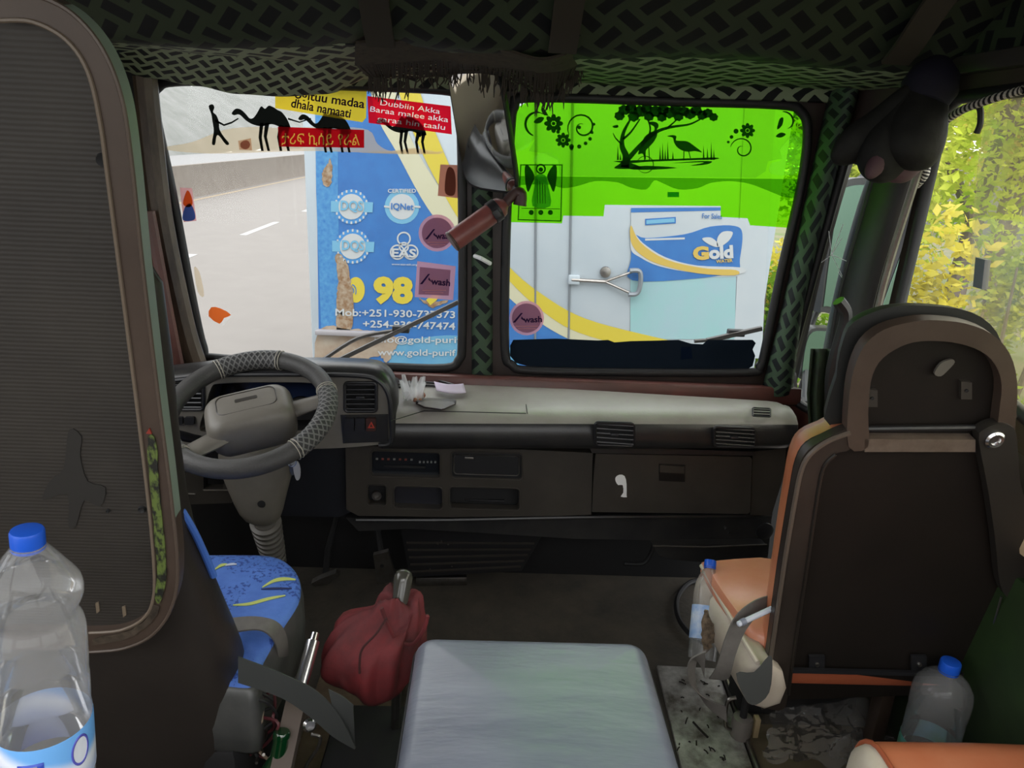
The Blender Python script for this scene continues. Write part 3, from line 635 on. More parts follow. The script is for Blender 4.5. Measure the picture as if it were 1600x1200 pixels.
def cut_sticker(name, label, poly, m, lines, m_ink, lay, bold):
    """sticker whose lettering is let into the sheet, so the ink gets daylight from behind"""
    Y = YG - .0011 * lay; inks = []; loops = []
    for s_, p0, p1, h in lines:
        o = text('lettering', s_, p0, p1, h, Y, m_ink, None, bold, 0); b = LOC[o.name]; bm = bmesh.new(); bm.from_mesh(o.data); bmesh.ops.remove_doubles(bm, verts=bm.verts, dist=1e-6)
        left = {e for e in bm.edges if len(e.link_faces) == 1}
        while left:
            e = left.pop(); a0, v = e.verts; lp = [a0]
            while v is not a0:
                lp.append(v); nx = next((q for q in v.link_edges if q in left), None)
                if nx is None: break
                left.discard(nx); v = nx.other_vert(v)
            if len(lp) > 2: loops.append([q.co + b for q in lp])
        bm.free(); inks.append(o)
    pl_ = [P(x, y, Y) for x, y in poly]; cu = bpy.data.curves.new('cut', 'CURVE'); cu.dimensions = '2D'; cu.fill_mode = 'BOTH'
    for l in [pl_] + loops:
        sp = cu.splines.new('POLY'); sp.points.add(len(l) - 1); sp.use_cyclic_u = True
        for q, pt in zip(sp.points, l): q.co = (pt.x, pt.z, 0, 1)
    co = bpy.data.objects.new('cut', cu); COL.objects.link(co); bpy.context.view_layer.update()
    me = bpy.data.meshes.new_from_object(co.evaluated_get(bpy.context.evaluated_depsgraph_get())); bpy.data.objects.remove(co); bpy.data.curves.remove(cu); me.materials.clear()
    for v in me.vertices: v.co = V((v.co.x, Y, v.co.y))
    o = tag(link(name, me, m), label, 'sticker')
    for k in inks:
        k.data.transform(Matrix.Translation(LOC[k.name] - LOC[o.name])); k.location = (0, 0, 0); k.parent = o; LOC[k.name] = LOC[o.name]
    return o
# caravan film: sand strip, man, camels
cv = thing('caravan_film', 'clear film of a man leading black camels over sand on the driver windscreen', 'sticker', P(460, 240, YG))
fl('sand_strip', [sm2([(252, 232), (300, 222), (350, 203), (400, 198), (440, 200), (520, 198), (575, 203), (590, 225), (612, 236), (650, 232), (690, 240), (640, 240), (560, 238), (470, 236), (330, 240)], 4)], F_sand, cv)
fl('man', [sm2([(326, 166), (332, 163), (335, 168), (333, 175), (338, 180), (342, 190), (343, 202), (350, 214), (358, 224), (353, 226), (342, 212), (338, 214), (336, 226), (331, 224), (334, 205), (332, 190), (330, 178)], 3), [(336, 186), (350, 194), (362, 190), (372, 184), (373, 186), (362, 193), (350, 197), (336, 190)]], F_blk, cv, 1)
camel = [(362, 177), (368, 170), (376, 171), (384, 178), (390, 185), (396, 184), (402, 176), (408, 166), (414, 170), (420, 165), (428, 168), (434, 172), (440, 175), (448, 185), (454, 199), (452, 202), (446, 202), (442, 205), (436, 198), (424, 194), (412, 197), (405, 197), (394, 194), (384, 188), (374, 179), (366, 180)]
legs = [[(406, 192), (412, 192), (409, 215), (412, 236), (408, 236), (404, 215)], [(414, 192), (421, 192), (417, 214), (422, 236), (418, 236), (412, 213)], [(436, 195), (444, 197), (438, 214), (441, 236), (437, 236), (433, 214)], [(446, 195), (453, 198), (449, 214), (453, 236), (449, 236), (444, 214)]]
def sh_(p, dx, dy, s=1.0): return [(362 + (x - 362) * s + dx, 200 + (y - 200) * s + dy) for x, y in p]
for nm, dx, dy, s in (('camel', 0, 0, 1), ('camel', 104, 6, .9), ('camel', 226, 10, .85)):
    fl(nm, [sm2(sh_(camel, dx, dy, s), 3)] + [sh_(l, dx, dy, s) for l in legs], F_blk, cv, 1)
fl('lead_rope', [[(450, 184), (468, 190), (486, 184), (486, 186), (468, 192), (450, 187)]], F_blk, cv, 1)
fl('ground_line', [sm2([(560, 238), (610, 236), (650, 231), (672, 238), (690, 236), (688, 240), (640, 241), (600, 240)], 3)], F_sand, cv, 1)
ys = sticker('slogan_sticker', 'yellow sticker with purple lettering at the top of the driver windscreen', [[(430, 138), (573, 142), (572, 184), (566, 191), (430, 169)]], F_yel, 2)
tx('ogituu madaa', (460, 153), (569, 169), 14, F_navy, ys, .02, 3); tx('dhala namaati', (454, 167), (547, 184), 14, F_navy, ys, .02, 3)
rs = cut_sticker('slogan_sticker', 'red sticker with three lines of white lettering beside the big mirror', [(574, 150), (704, 166), (706, 210), (576, 192)], F_red, [('Dubbiin Akka', (594, 164), (687, 178), 8.5), ('Baraa malee akka', (578, 174), (700, 191), 8.5), ('garaa hin taalu', (589, 189), (695, 203), 8.5)], F_wht, 2, 0)
am = cut_sticker('slogan_sticker', 'dark red sticker with gold script below the yellow one', [(434, 198), (569, 203), (569, 231), (436, 229)], F_dred, [('\u1273\u122a\u134d \u12aa\u1230\u12ed \u12e8\u122b\u120d', (440, 225), (562, 227), 17)], F_gold, 3, 0)
# small pictures and round stickers
def icon(label, q, m0, figs):
    o = sticker('picture_sticker', label, [q], m0, 1)
    for nm, p, m in figs: fl(nm, [sm2(p, 4)], m, o, 2)
    return o
icon('small bright picture sticker of a seated figure at the driver side edge of the windscreen', [(281, 293), (300, 294), (307, 345), (287, 347)], F_rose, [('robe', [(286, 344), (288, 326), (296, 318), (303, 328), (304, 343)], F_blu), ('veil', [(286, 318), (292, 298), (298, 304), (301, 318), (295, 324)], F_oran)])
icon('small square brown picture sticker below the red slogan sticker', [(688, 257), (720, 258), (718, 310), (684, 306)], F_browns, [('figure', [(700, 262), (708, 264), (712, 280), (710, 304), (696, 302), (696, 278)], F_brownd)])
st = sticker('torn_sticker', 'torn orange sticker low on the driver windscreen', [[(328, 478), (356, 486), (363, 493), (349, 509), (341, 504), (324, 496)]], F_clearw, 1)
fl('orange_print', [sm2([(330, 480), (345, 482), (361, 492), (350, 497), (343, 506), (326, 494)], 2)], F_oran, st, 2)
sticker('peeling_sticker', 'pale peeling sticker at the driver side edge of the windscreen', [sm2([(303, 418), (312, 426), (319, 462), (309, 456)], 3)], F_sand, 1)
st = sticker('peeling_sticker', 'faint brown remnant of a sticker under the walking man', [[(372, 220), (392, 216), (394, 235), (374, 234)]], film('faint_brown', s2l(190, 140, 110), .55, (.85, .68, .55)), 2)
fl('brown_remnant', [sm2([(376, 223), (386, 219), (391, 226), (386, 233), (377, 231)], 3)], F_browns, st, 3)
def awash(label, poly, inner, p0, p1, h, mat1):
    o = sticker('brand_sticker', label, [poly], F_pink, 1); fl('inner_panel', [inner], F_pinkd, o, 2)
    fl('peak_mark', [[(p0[0], p0[1]), (p0[0] + 13, p0[1] - h - 3), (p0[0] + 16, p0[1] - h - 3), (p0[0] + 4, p0[1])], [(p0[0] + 14, p0[1] - h + 2), (p0[0] + 19, p0[1] - 3), (p0[0] + 21, p0[1] - 1), (p0[0] + 13, p0[1] - h + 6)]], F_navy, o, 3)
    tx('wash', (p0[0] + 17, p0[1]), p1, h * .8, F_navy, o, .025, 3)
    fl('small_print', [[(p0[0] + 4, p1[1] + 6), (p1[0] - 6, p1[1] + 6), (p1[0] - 6, p1[1] + 7.2), (p0[0] + 4, p1[1] + 7.2)], [(p0[0] + 8, p1[1] + 10), (p1[0] - 10, p1[1] + 10), (p1[0] - 10, p1[1] + 11), (p0[0] + 8, p1[1] + 11)]], F_rose, o, 3)
    return o
awash('round mauve sticker half hidden behind the red canister', circ(683, 364, 29), circ(683, 364, 24), (664, 374), (706, 372), 13, 0)
awash('square mauve sticker with dark lettering on the driver windscreen', [(652, 408), (712, 416), (708, 469), (648, 464)], [(656, 417), (704, 422), (701, 462), (654, 460)], (656, 444), (703, 447), 13, 0)
awash('round mauve sticker low on the passenger windscreen', circ(823, 497, 27), circ(823, 497, 23), (801, 504), (847, 503), 12, 0)
# ------------------------------------------------------------------ green sun film on the passenger pane
def tint(name, c): return clear(name, c, .0)
F_g1 = tint('green_film', (.26, .95, .010)); F_gdark = film('green_print', (.012, .06, .008), .04)
gf = thing('green_sun_film', 'bright green tinted sun film with black tree and birds over the passenger windscreen', 'film', P(1020, 350, YG))
fl('tinted_sheet', [[(800, 205), (806, 170), (830, 155), (1050, 160), (1215, 165), (1248, 174), (1260, 205), (1252, 290), (1233, 356), (1172, 352), (1168, 341), (1126, 339), (1126, 322), (945, 320), (943, 338), (880, 337), (878, 349), (793, 347), (796, 280)]], F_g1, gf)
low = [(1262, 200), (1250, 305), (1222, 307), (1195, 296), (1170, 287), (1140, 283), (1110, 286), (1090, 294), (1060, 296), (1035, 286), (1022, 282), (1010, 296), (985, 293), (965, 285), (930, 283), (905, 290), (880, 294), (855, 288), (800, 290)]
up = [(830, 156), (800, 180), (798, 240), (818, 228), (836, 218), (826, 236), (850, 240), (872, 250), (875, 275), (1180, 278), (1196, 268), (1200, 252), (1222, 248), (1218, 234), (1236, 214), (1256, 214), (1260, 205), (1248, 175), (1215, 166), (1050, 161)]
fl('upper_sheet', [up], clear('upper_green', (.80, .84, .85), 0, .02, .07, (.35, .85, .35)), gf, 2)
fl('overlap_band', [[(798, 290), (799, 275), (1254, 280), (1250, 306), (1238, 310)] + sm2(low[2:], 3, False)], tint('green_overlap', (.30, .48, .25)), gf, 1)
M_pgf = film('pale_green_film', (.6, .95, .35), .75, (.95, 1, .9))
for q in ([(804, 180), (822, 182), (830, 205), (828, 226), (812, 236), (800, 232)], [(1240, 208), (1258, 214), (1250, 268), (1206, 272), (1204, 256), (1220, 250), (1218, 232)], [(835, 246), (850, 237), (868, 244), (874, 256), (838, 256)]): fl('pale_scallop', [sm2(q, 4)], M_pgf, gf, 2)
FB = F_gdark
def flower(cx, cy, r, n=8):
    out = []
    for k in range(n):
        a = 2 * math.pi * k / n; c, s_ = math.cos(a), math.sin(a)
        out.append([(cx + c * r * .62 + (c * r * .38 * math.cos(t) - s_ * r * .26 * math.sin(t)), cy + s_ * r * .62 + (s_ * r * .38 * math.cos(t) + c * r * .26 * math.sin(t))) for t in (2 * math.pi * q / 12 for q in range(12))])
    return out
def curl(cx, cy, r0, r1, a0, a1, w=2):
    k = 26; o = []; i_ = []
    for q in range(k + 1):
        t = q / k; a = R(a0 + (a1 - a0) * t); r = r0 + (r1 - r0) * t; ww = w * (.35 + .65 * math.sin(math.pi * min(1, t * 1.1)) ** .5) * .5
        o.append((cx + (r + ww) * math.cos(a), cy + (r + ww) * math.sin(a))); i_.append((cx + (r - ww) * math.cos(a), cy + (r - ww) * math.sin(a)))
    return o + i_[::-1]
orn = flower(865, 193, 15) + flower(880, 219, 12) + [circ(865, 193, 3, 10), circ(880, 219, 2.5, 10), curl(910, 199, 24, 5, 150, 640, 3), curl(840, 193, 20, 17, 110, 300, 4), [(846, 166), (852, 172), (857, 181), (850, 180), (846, 174)], sm2([(834, 190), (842, 183), (850, 184), (846, 191), (838, 193)], 3)]
orn += [circ(x, y, r, 10) for x, y, r in ((905, 199, 3), (893, 229, 4), (905, 229, 3.4), (915, 224, 3), (922, 217, 3), (925, 207, 2.6), (928, 194, 2.4), (872, 206, 3), (893, 232, 3))]
fl('black_ornament', orn, FB, gf, 3)
orn = flower(1168, 204, 12) + [circ(1168, 204, 2.6, 10), circ(1150, 205, 4, 10), circ(1143, 214, 3, 10), circ(1138, 222, 2.2, 10), curl(1160, 233, 19, 4, 190, 640, 2.4)]
fl('black_ornament', orn, FB, gf, 3)
orn = [curl(1226, 192, 18, 10, 260, 420, 3), sm2([(1214, 202), (1218, 186), (1224, 184), (1222, 196)], 3), sm2([(1212, 213), (1220, 207), (1228, 210), (1220, 215)], 3)]
fl('black_ornament', orn, FB, gf, 3)
rr = random.Random(6)
canopy = []
for x, y, r in ((968, 181, 8), (975, 172, 9), (986, 170, 9), (990, 182, 9), (1000, 174, 10), (1010, 170, 9), (1014, 182, 8), (1024, 174, 10), (1036, 172, 9), (1034, 183, 8), (1046, 176, 10), (1056, 171, 9), (1060, 182, 8), (1068, 174, 9), (1078, 178, 9), (1088, 173, 9), (1097, 180, 8), (1106, 177, 8), (1115, 183, 7)):
    canopy.append([(x + r * (1 + .10 * math.sin(7 * a + x)) * math.cos(a), y + .9 * r * (1 + .10 * math.sin(7 * a + x)) * math.sin(a)) for a in (2 * math.pi * q / 22 for q in range(22))])
def limb(pts, w0, w1):
    q = sm2(pts, 5, False); k = len(q); a_, b_ = [], []
    for n_ in range(k):
        dx, dy = q[min(n_ + 1, k - 1)][0] - q[max(n_ - 1, 0)][0], q[min(n_ + 1, k - 1)][1] - q[max(n_ - 1, 0)][1]; L = math.hypot(dx, dy) or 1; w_ = (w0 + (w1 - w0) * n_ / (k - 1)) / 2
        a_.append((q[n_][0] - dy / L * w_, q[n_][1] + dx / L * w_)); b_.append((q[n_][0] + dy / L * w_, q[n_][1] - dx / L * w_))
    return a_ + b_[::-1]
tree_p = canopy + [limb([(976, 262), (978, 244), (972, 228), (974, 208), (984, 188)], 13, 3), limb([(980, 250), (996, 232), (1012, 216), (1030, 204), (1052, 198), (1078, 194), (1098, 184)], 8, 2), limb([(973, 218), (986, 206), (1000, 186)], 4, 2), limb([(1014, 214), (1016, 200), (1012, 186)], 3.5, 2), limb([(1040, 202), (1052, 192), (1060, 184)], 3, 1.6), limb([(972, 226), (962, 216), (958, 208)], 3, 1),
    sm2([(960, 263), (968, 256), (976, 248), (984, 254), (1004, 262), (985, 264)], 3), sm2([(957, 197), (965, 195), (966, 199), (960, 200)], 2)]
heron1 = sm2([(1009, 250), (1004, 240), (997, 241), (1001, 228), (1007, 214), (1016, 207), (1022, 204), (1022, 198), (1017, 195), (1013, 191), (1020, 190), (1027, 192), (1029, 197), (1026, 204), (1027, 211), (1022, 221), (1014, 230), (1009, 236)], 3)
heron2 = sm2([(1042, 213), (1051, 211), (1057, 213), (1056, 219), (1062, 220), (1074, 221), (1086, 229), (1097, 238), (1086, 236), (1078, 237), (1068, 236), (1058, 230), (1053, 222), (1051, 215)], 3)
lg = [[(1006, 236), (1007.5, 236), (1008, 253), (1006.5, 253)], [(1013, 230), (1014.5, 230), (1015.5, 250), (1014, 250)], [(1068, 234), (1069.5, 234), (1069, 251), (1067.5, 251)], [(1075, 235), (1076.5, 235), (1080, 249), (1078.5, 249)]]
water = [sm2([(958, 252), (1000, 250), (1060, 248), (1116, 246), (1118, 249), (1060, 251), (1010, 253), (985, 255)], 3), sm2([(985, 262), (1010, 259), (1058, 262), (1024, 265), (990, 265)], 3), curl(1008, 257, 13, 13, 200, 520, 1.4), sm2([(1050, 255), (1085, 252), (1112, 252), (1104, 257), (1078, 259), (1100, 254), (1080, 254)], 3)]
reeds = [[(x, 250), (x + 1.2, y), (x + 3, 250)] for x, y in ((1030, 228), (1034, 222), (1038, 232), (1042, 220), (1050, 236), (1098, 226), (1104, 230), (1110, 220), (1114, 232), (964, 226), (968, 240), (974, 236))]
fl('tree_print', tree_p, FB, gf, 3); fl('heron_print', [heron1] + lg[:2], FB, gf, 4); fl('heron_print', [heron2] + lg[2:], FB, gf, 4); fl('pond_print', water + reeds, FB, gf, 4)
fl('dark_green_tab', [[(1043, 300), (1061, 300), (1061, 308), (1043, 308)]], film('tab_green', (.02, .25, .02), .2), gf, 3)
# plain winged figure print
wg = sticker('picture_sticker', 'line drawn winged figure print on the green film beside the mirror', [[(812, 256), (880, 256), (878, 347), (808, 345)]], tint('print_base', (.72, .88, .70)), 3)
fl('print_border', [[(813, 257), (879, 257), (877, 346), (809, 344)]], FB, wg, 4, [[(814.5, 258.5), (877.5, 258.5), (875.5, 344.5), (810.5, 342.5)]])
for s_ in (-1, 1): fl('wing', [sm2([(845 + s_ * 10, 274), (845 + s_ * 20, 258), (845 + s_ * 25, 262), (845 + s_ * 24, 285), (845 + s_ * 20, 300), (845 + s_ * 14, 288)], 3)], FB, wg, 4)
fl('halo', [circ(845, 264, 8, 20)], FB, wg, 4, [circ(845, 264, 5.5, 16)]); fl('head', [circ(845, 265, 3.6, 14)], FB, wg, 5)
fl('robe', [sm2([(838, 274), (852, 274), (857, 292), (860, 322), (832, 322), (835, 292)], 3)], film('robe_green', (.03, .2, .02), .3, (.5, .8, .4)), wg, 4)
fl('robe_folds', [[(x, 280 + k * 3), (x + 1, 280 + k * 3), (x + 1.5, 318), (x + .5, 318)] for k, x in enumerate((839, 843, 847, 851))] + [circ(x, 332, 4, 12) for x in (830, 845, 860)] + [[(815, 325), (875, 326), (875, 327), (815, 326)]], FB, wg, 5)
# dark strip along the foot of the passenger pane
dk = [(797, 540), (802, 531), (870, 529), (935, 532), (950, 531), (960, 535), (985, 533), (1030, 532), (1060, 531), (1080, 537), (1098, 538), (1106, 531), (1176, 531), (1181, 536), (1176, 546), (1180, 556), (1176, 572), (1164, 579), (1000, 579), (835, 575), (806, 567), (797, 556)]
o = sticker('dark_strip', 'torn black strip along the foot of the passenger windscreen', [dk], film('dark_film', (.006, .009, .014), .03), 1, 'film')
fl('blue_fold', [[(1064, 543), (1080, 542), (1082, 560), (1064, 562)]], film('navy_film', (.01, .02, .05), .03), o, 2)
# ------------------------------------------------------------------ dashboard
da = thing('dashboard', 'long dusty grey and black dashboard across the cab below the windscreens', 'dashboard', (0, 1.88, .26))
def fy(x): return .085 * x          # the front of the dash runs back towards the passenger side
def by(x): return -.075 * x
prof_top = [(1.995, .655, 'b'), (1.992, .684, 'b'), (1.90, .690, 'm'), (1.80, .688, 'f'), (1.765, .680, 'f'), (1.742, .662, 'f'), (1.733, .635, 'f'), (1.735, .608, 'f'), (1.745, .592, 'f'), (1.765, .584, 'f'), (1.86, .582, 'f'), (1.90, .60, 'f')]
def ring(x, pr, dip=0):
    out = []
    for y, z, k in pr: out.append(V((x, y + {'b': by(x), 'm': 0, 'f': fy(x)}[k], z + dip)))
    return out
mb = MB(); xs = [-.262] + [-.25 + 1.06 * i / 40 for i in range(41)] + [.822, .832]
rings = []
for i, x in enumerate(xs):
    r_ = ring(x, prof_top)
    if i >= 41: 
        c = sum(r_, V()) / len(r_); r_ = [c + (p - c) * (.97 if i == 41 else .86) for p in r_]; r_ = [V((x, p.y, p.z)) for p in r_]
    rings.append(r_)
mb.bridge(rings)
def dashpad():
    m = mat('dash_pad', (.24, .225, .205), .42, 0, (.30, .285, .262), 6, .3, .06, 300); n = m.node_tree; b = n.nodes['Principled BSDF']
    return m
pad = mb.build('top_pad', M_dashtop, da, 50)
pad.data.materials.append(M_dash)
for f in pad.data.polygons:      # shade painted in black along the front roll of the pad
    if f.center.z + LOC[pad.name].z < .665 and f.center.y + LOC[pad.name].y < 1.95: f.material_index = 1
# joint lines of the tray in the pad
jl = MB()
for a, b in (((662, 642), (822, 646)), ((822, 632), (824, 646)), ((610, 658), (662, 642))):
    jl.tube([PZ(*a, .6885), PZ(*b, .6885)], .0012, 6)
jl.build('tray_joint', M_black, da)
# front faces
def Yf(x, y, base): # picture point on the slanted front plane
    return PP(x, y, V((0, base, .5)), V((-.085, 1, 0)))
FN = V((-.085, 1, 0)).normalized()
def fplate(name, px, base, m, th=.02, holes=(), parent=da, cl=0, bev=0):
    px = sm2(px, cl) if cl else px
    return MB().plate([Yf(x, y, base) for x, y in px], [[Yf(x, y, base) for x, y in h] for h in holes], FN * th).build(name, m, parent)
def pxrr(x0, y0, x1, y1, r): return rrect((x0 + x1) / 2, (y0 + y1) / 2, (x1 - x0) / 2, (y1 - y0) / 2, r)
def skew(pts, x0, y0, k=.03): return [(x, y + (x - x0) * k) for x, y in pts]
B = 1.79
h_radio, h_tape = skew(pxrr(580, 704, 688, 744, 5), 580, 0, .03), skew(pxrr(705, 705, 816, 746, 6), 705, 0, .03)
h_light, h_pock, h_slot = skew(pxrr(574, 757, 604, 789, 5), 574, 0, .03), skew(pxrr(615, 759, 692, 794, 7), 615, 0, .03), skew(pxrr(702, 760, 812, 794, 6), 702, 0, .03)
fplate('centre_panel', [(540, 700), (570, 697), (700, 699), (830, 703), (926, 708), (924, 804), (880, 806), (700, 808), (560, 806), (541, 796)], B, M_face, .03, [h_radio, h_tape, h_light, h_pock, h_slot])
for nm, h, d, m in (('radio', h_radio, .02, mat('radio_black', (.010, .012, .016), .25)), ('tape_door', h_tape, .006, M_black), ('socket_recess', h_light, .035, M_blackm), ('pocket', h_pock, .03, mat('pocket_blue_black', (.012, .012, .018), .5)), ('pocket', h_slot, .045, M_blackm)):
    o = MB().plate([Yf(x, y, B + d) for x, y in h], (), FN * .03).build(nm, m, da)
    if nm == 'radio':
        r_ = o
        for k in range(7):
            x = 589 + 9 * k; MB().box(Yf(x, 717 + .2 * k, B + d - .002), (.006, .004, .004)).build('dial_mark', mat('dial_red%d' % k, (.22, .05, .035) if k % 3 else (.20, .20, .19), .4), o)
        MB().box(Yf(632, 729, B + d - .003), (.11, .006, .006), None, .001).build('slot', M_blackm, o)
        for k in range(5): MB().box(Yf(656 + 6 * k, 722, B + d - .003), (.005, .006, .005), None, .001).build('button', mat('radio_key%d' % k, (.20, .21, .20), .4), o)
    if nm == 'tape_door':
        MB().tube([Yf(x, y, B + d - .002) for x, y in skew(pxrr(709, 710, 811, 740, 5), 705, 0, .03)], .0016, 6, True).build('rim', M_steel, o)
        MB().box(Yf(733, 716, B + d - .003), (.024, .004, .007), None, .001).build('badge', M_steel, o)
MB().lathe([(.006, .0), (.012, .0), (.0135, -.006), (.013, -.012), (.009, -.012), (.007, -.004)], Yf(589, 772, B + .03), FN, 20).build('power_socket', M_steel, da)
MB().box(Yf(757, 781, B + .044), (.11, .012, .004), None, .001).build('card', M_black, da)
# pale edges round the openings
for h in (h_radio, h_tape, h_light, h_pock, h_slot):
    MB().tube([Yf(x, y, B - .001) for x, y in h], .0022, 6, True).build('bezel', M_face, da)
# glove box, its catch and the mark on it
gb = fplate('glove_box_door', [(931, 709), (1172, 714), (1175, 718), (1172, 800), (1168, 803), (925, 800), (928, 740)], B - .004, M_face, .03)
lc = [(1030, 725), (1071, 727), (1070, 753), (1030, 751)]
MB().plate([Yf(x, y, B - .0065) for x, y in lc], (), FN * .006).build('latch', mat('latch_recess_shade', (.006, .006, .006), .4), gb)  # near-black tone paints in the shade of the latch recess
MB().plate([Yf(x, y, B - .010) for x, y in ((1031, 727), (1069, 729), (1069, 740), (1031, 738))], (), FN * .008).build('latch_flap', M_face, gb)
tag(MB().plate([Yf(x, y, B - .006) for x, y in sm2([(962, 746), (968, 742), (976, 744), (979, 756), (979, 774), (979, 777), (970, 776), (974, 770), (973, 758), (966, 758), (962, 752)], 2)], (), FN * .0012).build('torn_sticker', M_white), 'white torn scrap of sticker on the glove box door', 'sticker')
fplate('side_panel', [(1176, 706), (1228, 700), (1226, 740), (1205, 806), (1172, 804)], B + .006, M_face, .03)
fplate('cushion_roll', [(920, 697), (1180, 706), (1180, 712), (925, 708)], B - .01, M_dash, .03)
fplate('lower_panel', [(540, 809), (700, 812), (880, 810), (1172, 806), (1206, 806), (1200, 868), (1100, 846), (900, 842), (640, 826), (560, 830)], B + .03, M_dash, .04)
MB().tube(smooth([Yf(x, y, B + .02) for x, y in ((556, 812), (700, 812), (900, 808), (1150, 806), (1206, 803))], 5), .006, 8).build('lower_lip', M_dash, da)
# ashtray drawer under the passenger side
at_ = fplate('tray', [(1020, 852), (1196, 850), (1200, 870), (1190, 884), (1060, 876), (1030, 868)], B + .0, M_dash, .10)
MB().tube([Yf(x, y, B - .002) for x, y in ((1020, 853), (1100, 855), (1198, 851))], .003, 6).build('tray_lip', M_face, at_)
MB().lathe([(.02, 0), (.026, -.004), (.026, -.010), (.020, -.012)], Yf(1193, 828, B + .02), FN, 20).build('blank_socket', M_black, da)
MB().lathe([(.003, 0), (.003, -.004)], Yf(1139, 832, B + .02), FN, 10).build('screw', M_chrome, da)
# air vents
M_slat = mat('vent_slat', (.030, .030, .034), .35)
def vent(px, fn, nn, n=5, rim=M_black, tabs=True):
    """louvre vent: rim, dark well and slats on the plane given by FN(x, y, depth)"""
    x0, y0, x1, y1, k = px; hole = skew(pxrr(x0, y0, x1, y1, 5), x0, 0, k)
    v = MB().tube([fn(x, y, -.002) for x, y in hole], .0042, 8, True).build('air_vent', rim, da)
    MB().plate([fn(x, y, .022 if nn is None else .004) for x, y in hole], (), (0, .004, 0)).build('well', M_blackm, v)
    for i in range(n):
        yy = y0 + (y1 - y0) * (i + .5) / n
        a, b = fn(x0 + 2, yy, .003), fn(x1 - 2, yy + (x1 - x0) * k, .003); d = (b - a)
        MB().box((a + b) / 2, (d.length, .016, .0028), Matrix.Rotation(-math.atan2(d.z, d.x) , 3, 'Y') @ Matrix.Rotation(R(-25), 3, 'X')).build('slat', M_slat, v)
    if tabs:
        MB().box(fn((x0 + x1) / 2, (y0 + y1) / 2 + (x1 - x0) / 2 * k, -.004), (.02, .012, .006), None, .001).build('tab', M_slat, v)
    return v
band = 1.732
def on_band(x, y, d): return PP(x, y, V((0, band - .006 + d, .62)), V((-.085, 1, .20)))
vent((930, 660, 990, 695, .03), on_band, 1); vent((1116, 667, 1178, 697, .03), on_band, 1)
gv = MB().tube([PZ(x, y, .690) for x, y in skew(pxrr(1176, 637, 1204, 650, 2), 1176, 0, .05)], .002, 6, True).build('demist_grille', M_black, da)
for i in range(3): MB().tube([PZ(1178, 640 + 4 * i, .690), PZ(1203, 641.2 + 4 * i, .690)], .0022, 6).build('slat', M_blackm, gv)
# ---- driver side binnacle
YB = 1.705
def Bn(x, y, d=0): return P(x, y, YB + d)
face_out = sm2([(238, 600), (300, 592), (340, 587), (450, 586), (560, 587), (592, 596), (607, 618), (611, 650), (610, 690), (600, 694), (530, 700), (440, 702), (330, 700), (238, 696)], 3)
clus = sm2([(312, 668), (320, 640), (330, 606), (345, 599), (420, 597), (495, 599), (506, 612), (508, 640), (512, 668), (500, 676), (400, 678), (325, 676)], 3)
hv_r, hv_l = pxrr(539, 598, 588, 643, 6), pxrr(262, 598, 318, 640, 5)
MB().plate([Bn(x, y) for x, y in face_out], [[Bn(x, y) for x, y in h] for h in (clus, hv_r, hv_l)], (0, .02, 0)).build('binnacle_face', M_col, da)
hood_px = [(592, 696), (611, 690), (611, 650), (607, 618), (592, 596), (560, 587), (450, 585), (340, 586), (300, 591), (238, 598)]
hd = MB()
A = smooth([Bn(x, y, -.012) for x, y in hood_px], 5); rr_ = [A, [V((p.x, 1.80, p.z + .006)) for p in A], [V((p.x * 1.0 - (.02 if p.x > -.3 else 0), 1.965, min(p.z, .70) if p.z > .6 else p.z)) for p in A]]
hd.bridge(rr_, cap=False, closed=False); hd.open = True
hd.build('binnacle_hood', M_dash, da, 40, 0, .010)
MB().tube(smooth([Bn(x, y, -.014) for x, y in hood_px], 5), .006, 8).build('hood_edge', M_black, da)
dsh = MB(); a, b = Bn(300, 590, .10), Bn(520, 680, .10)
dsh.box(((a.x + b.x) / 2, YB + .11, (a.z + b.z) / 2), (b.x - a.x + .05, .02, a.z - b.z + .06)); ic = dsh.build('instrument_cluster', mat('cluster_black', (.006, .006, .007), .12), da)
for x in (362, 420, 472): MB().lathe([(.034, 0), (.036, -.004), (.034, -.006)], Bn(x, 640, .10), (0, 1, 0), 28).build('dial', M_blackm, ic)
tb = MB(); cl3 = [Bn(x, y, .004) for x, y in clus]; tb.bridge([cl3, [V((p.x, YB + .10, p.z)) for p in cl3]], cap=False); tb.build('cluster_well', M_dash, ic, 50, 0, .003)
def on_bin(x, y, d): return Bn(x, y, d)
vent((539, 598, 588, 643, 0), on_bin, None, 6); vent((262, 598, 318, 640, 0), on_bin, None, 6)
# row of square switches
for k, (x0, m) in enumerate(((538, M_black), (555, M_black), (572, mat('hazard_switch', (.045, .018, .014), .4)))):
    bt = MB().plate([Bn(x, y, -.016) for x, y in pxrr(x0, 654, x0 + 15, 674, 2)], (), (0, .014, 0)).build('switch', m, da)
    if k == 2: MB().plate([Bn(x, y, -.0175) for x, y in ((580, 659), (574.5, 669), (585.5, 669))], [[Bn(x, y, -.0175) for x, y in ((580, 662), (577.5, 667.5), (582.5, 667.5))]], (0, .003, 0)).build('hazard_triangle', mat('hazard_red', (.45, .05, .03), .4), bt)
for x0 in (270, 288): MB().plate([Bn(x, y, -.008) for x, y in pxrr(x0, 652, x0 + 15, 664, 2)], (), (0, .012, 0)).build('switch', M_black, da)
MB().plate([Bn(x, y, -.005) for x, y in ((532, 649), (606, 648), (607, 690), (536, 693))], (), (0, .01, 0)).build('switch_panel', M_dash, da)
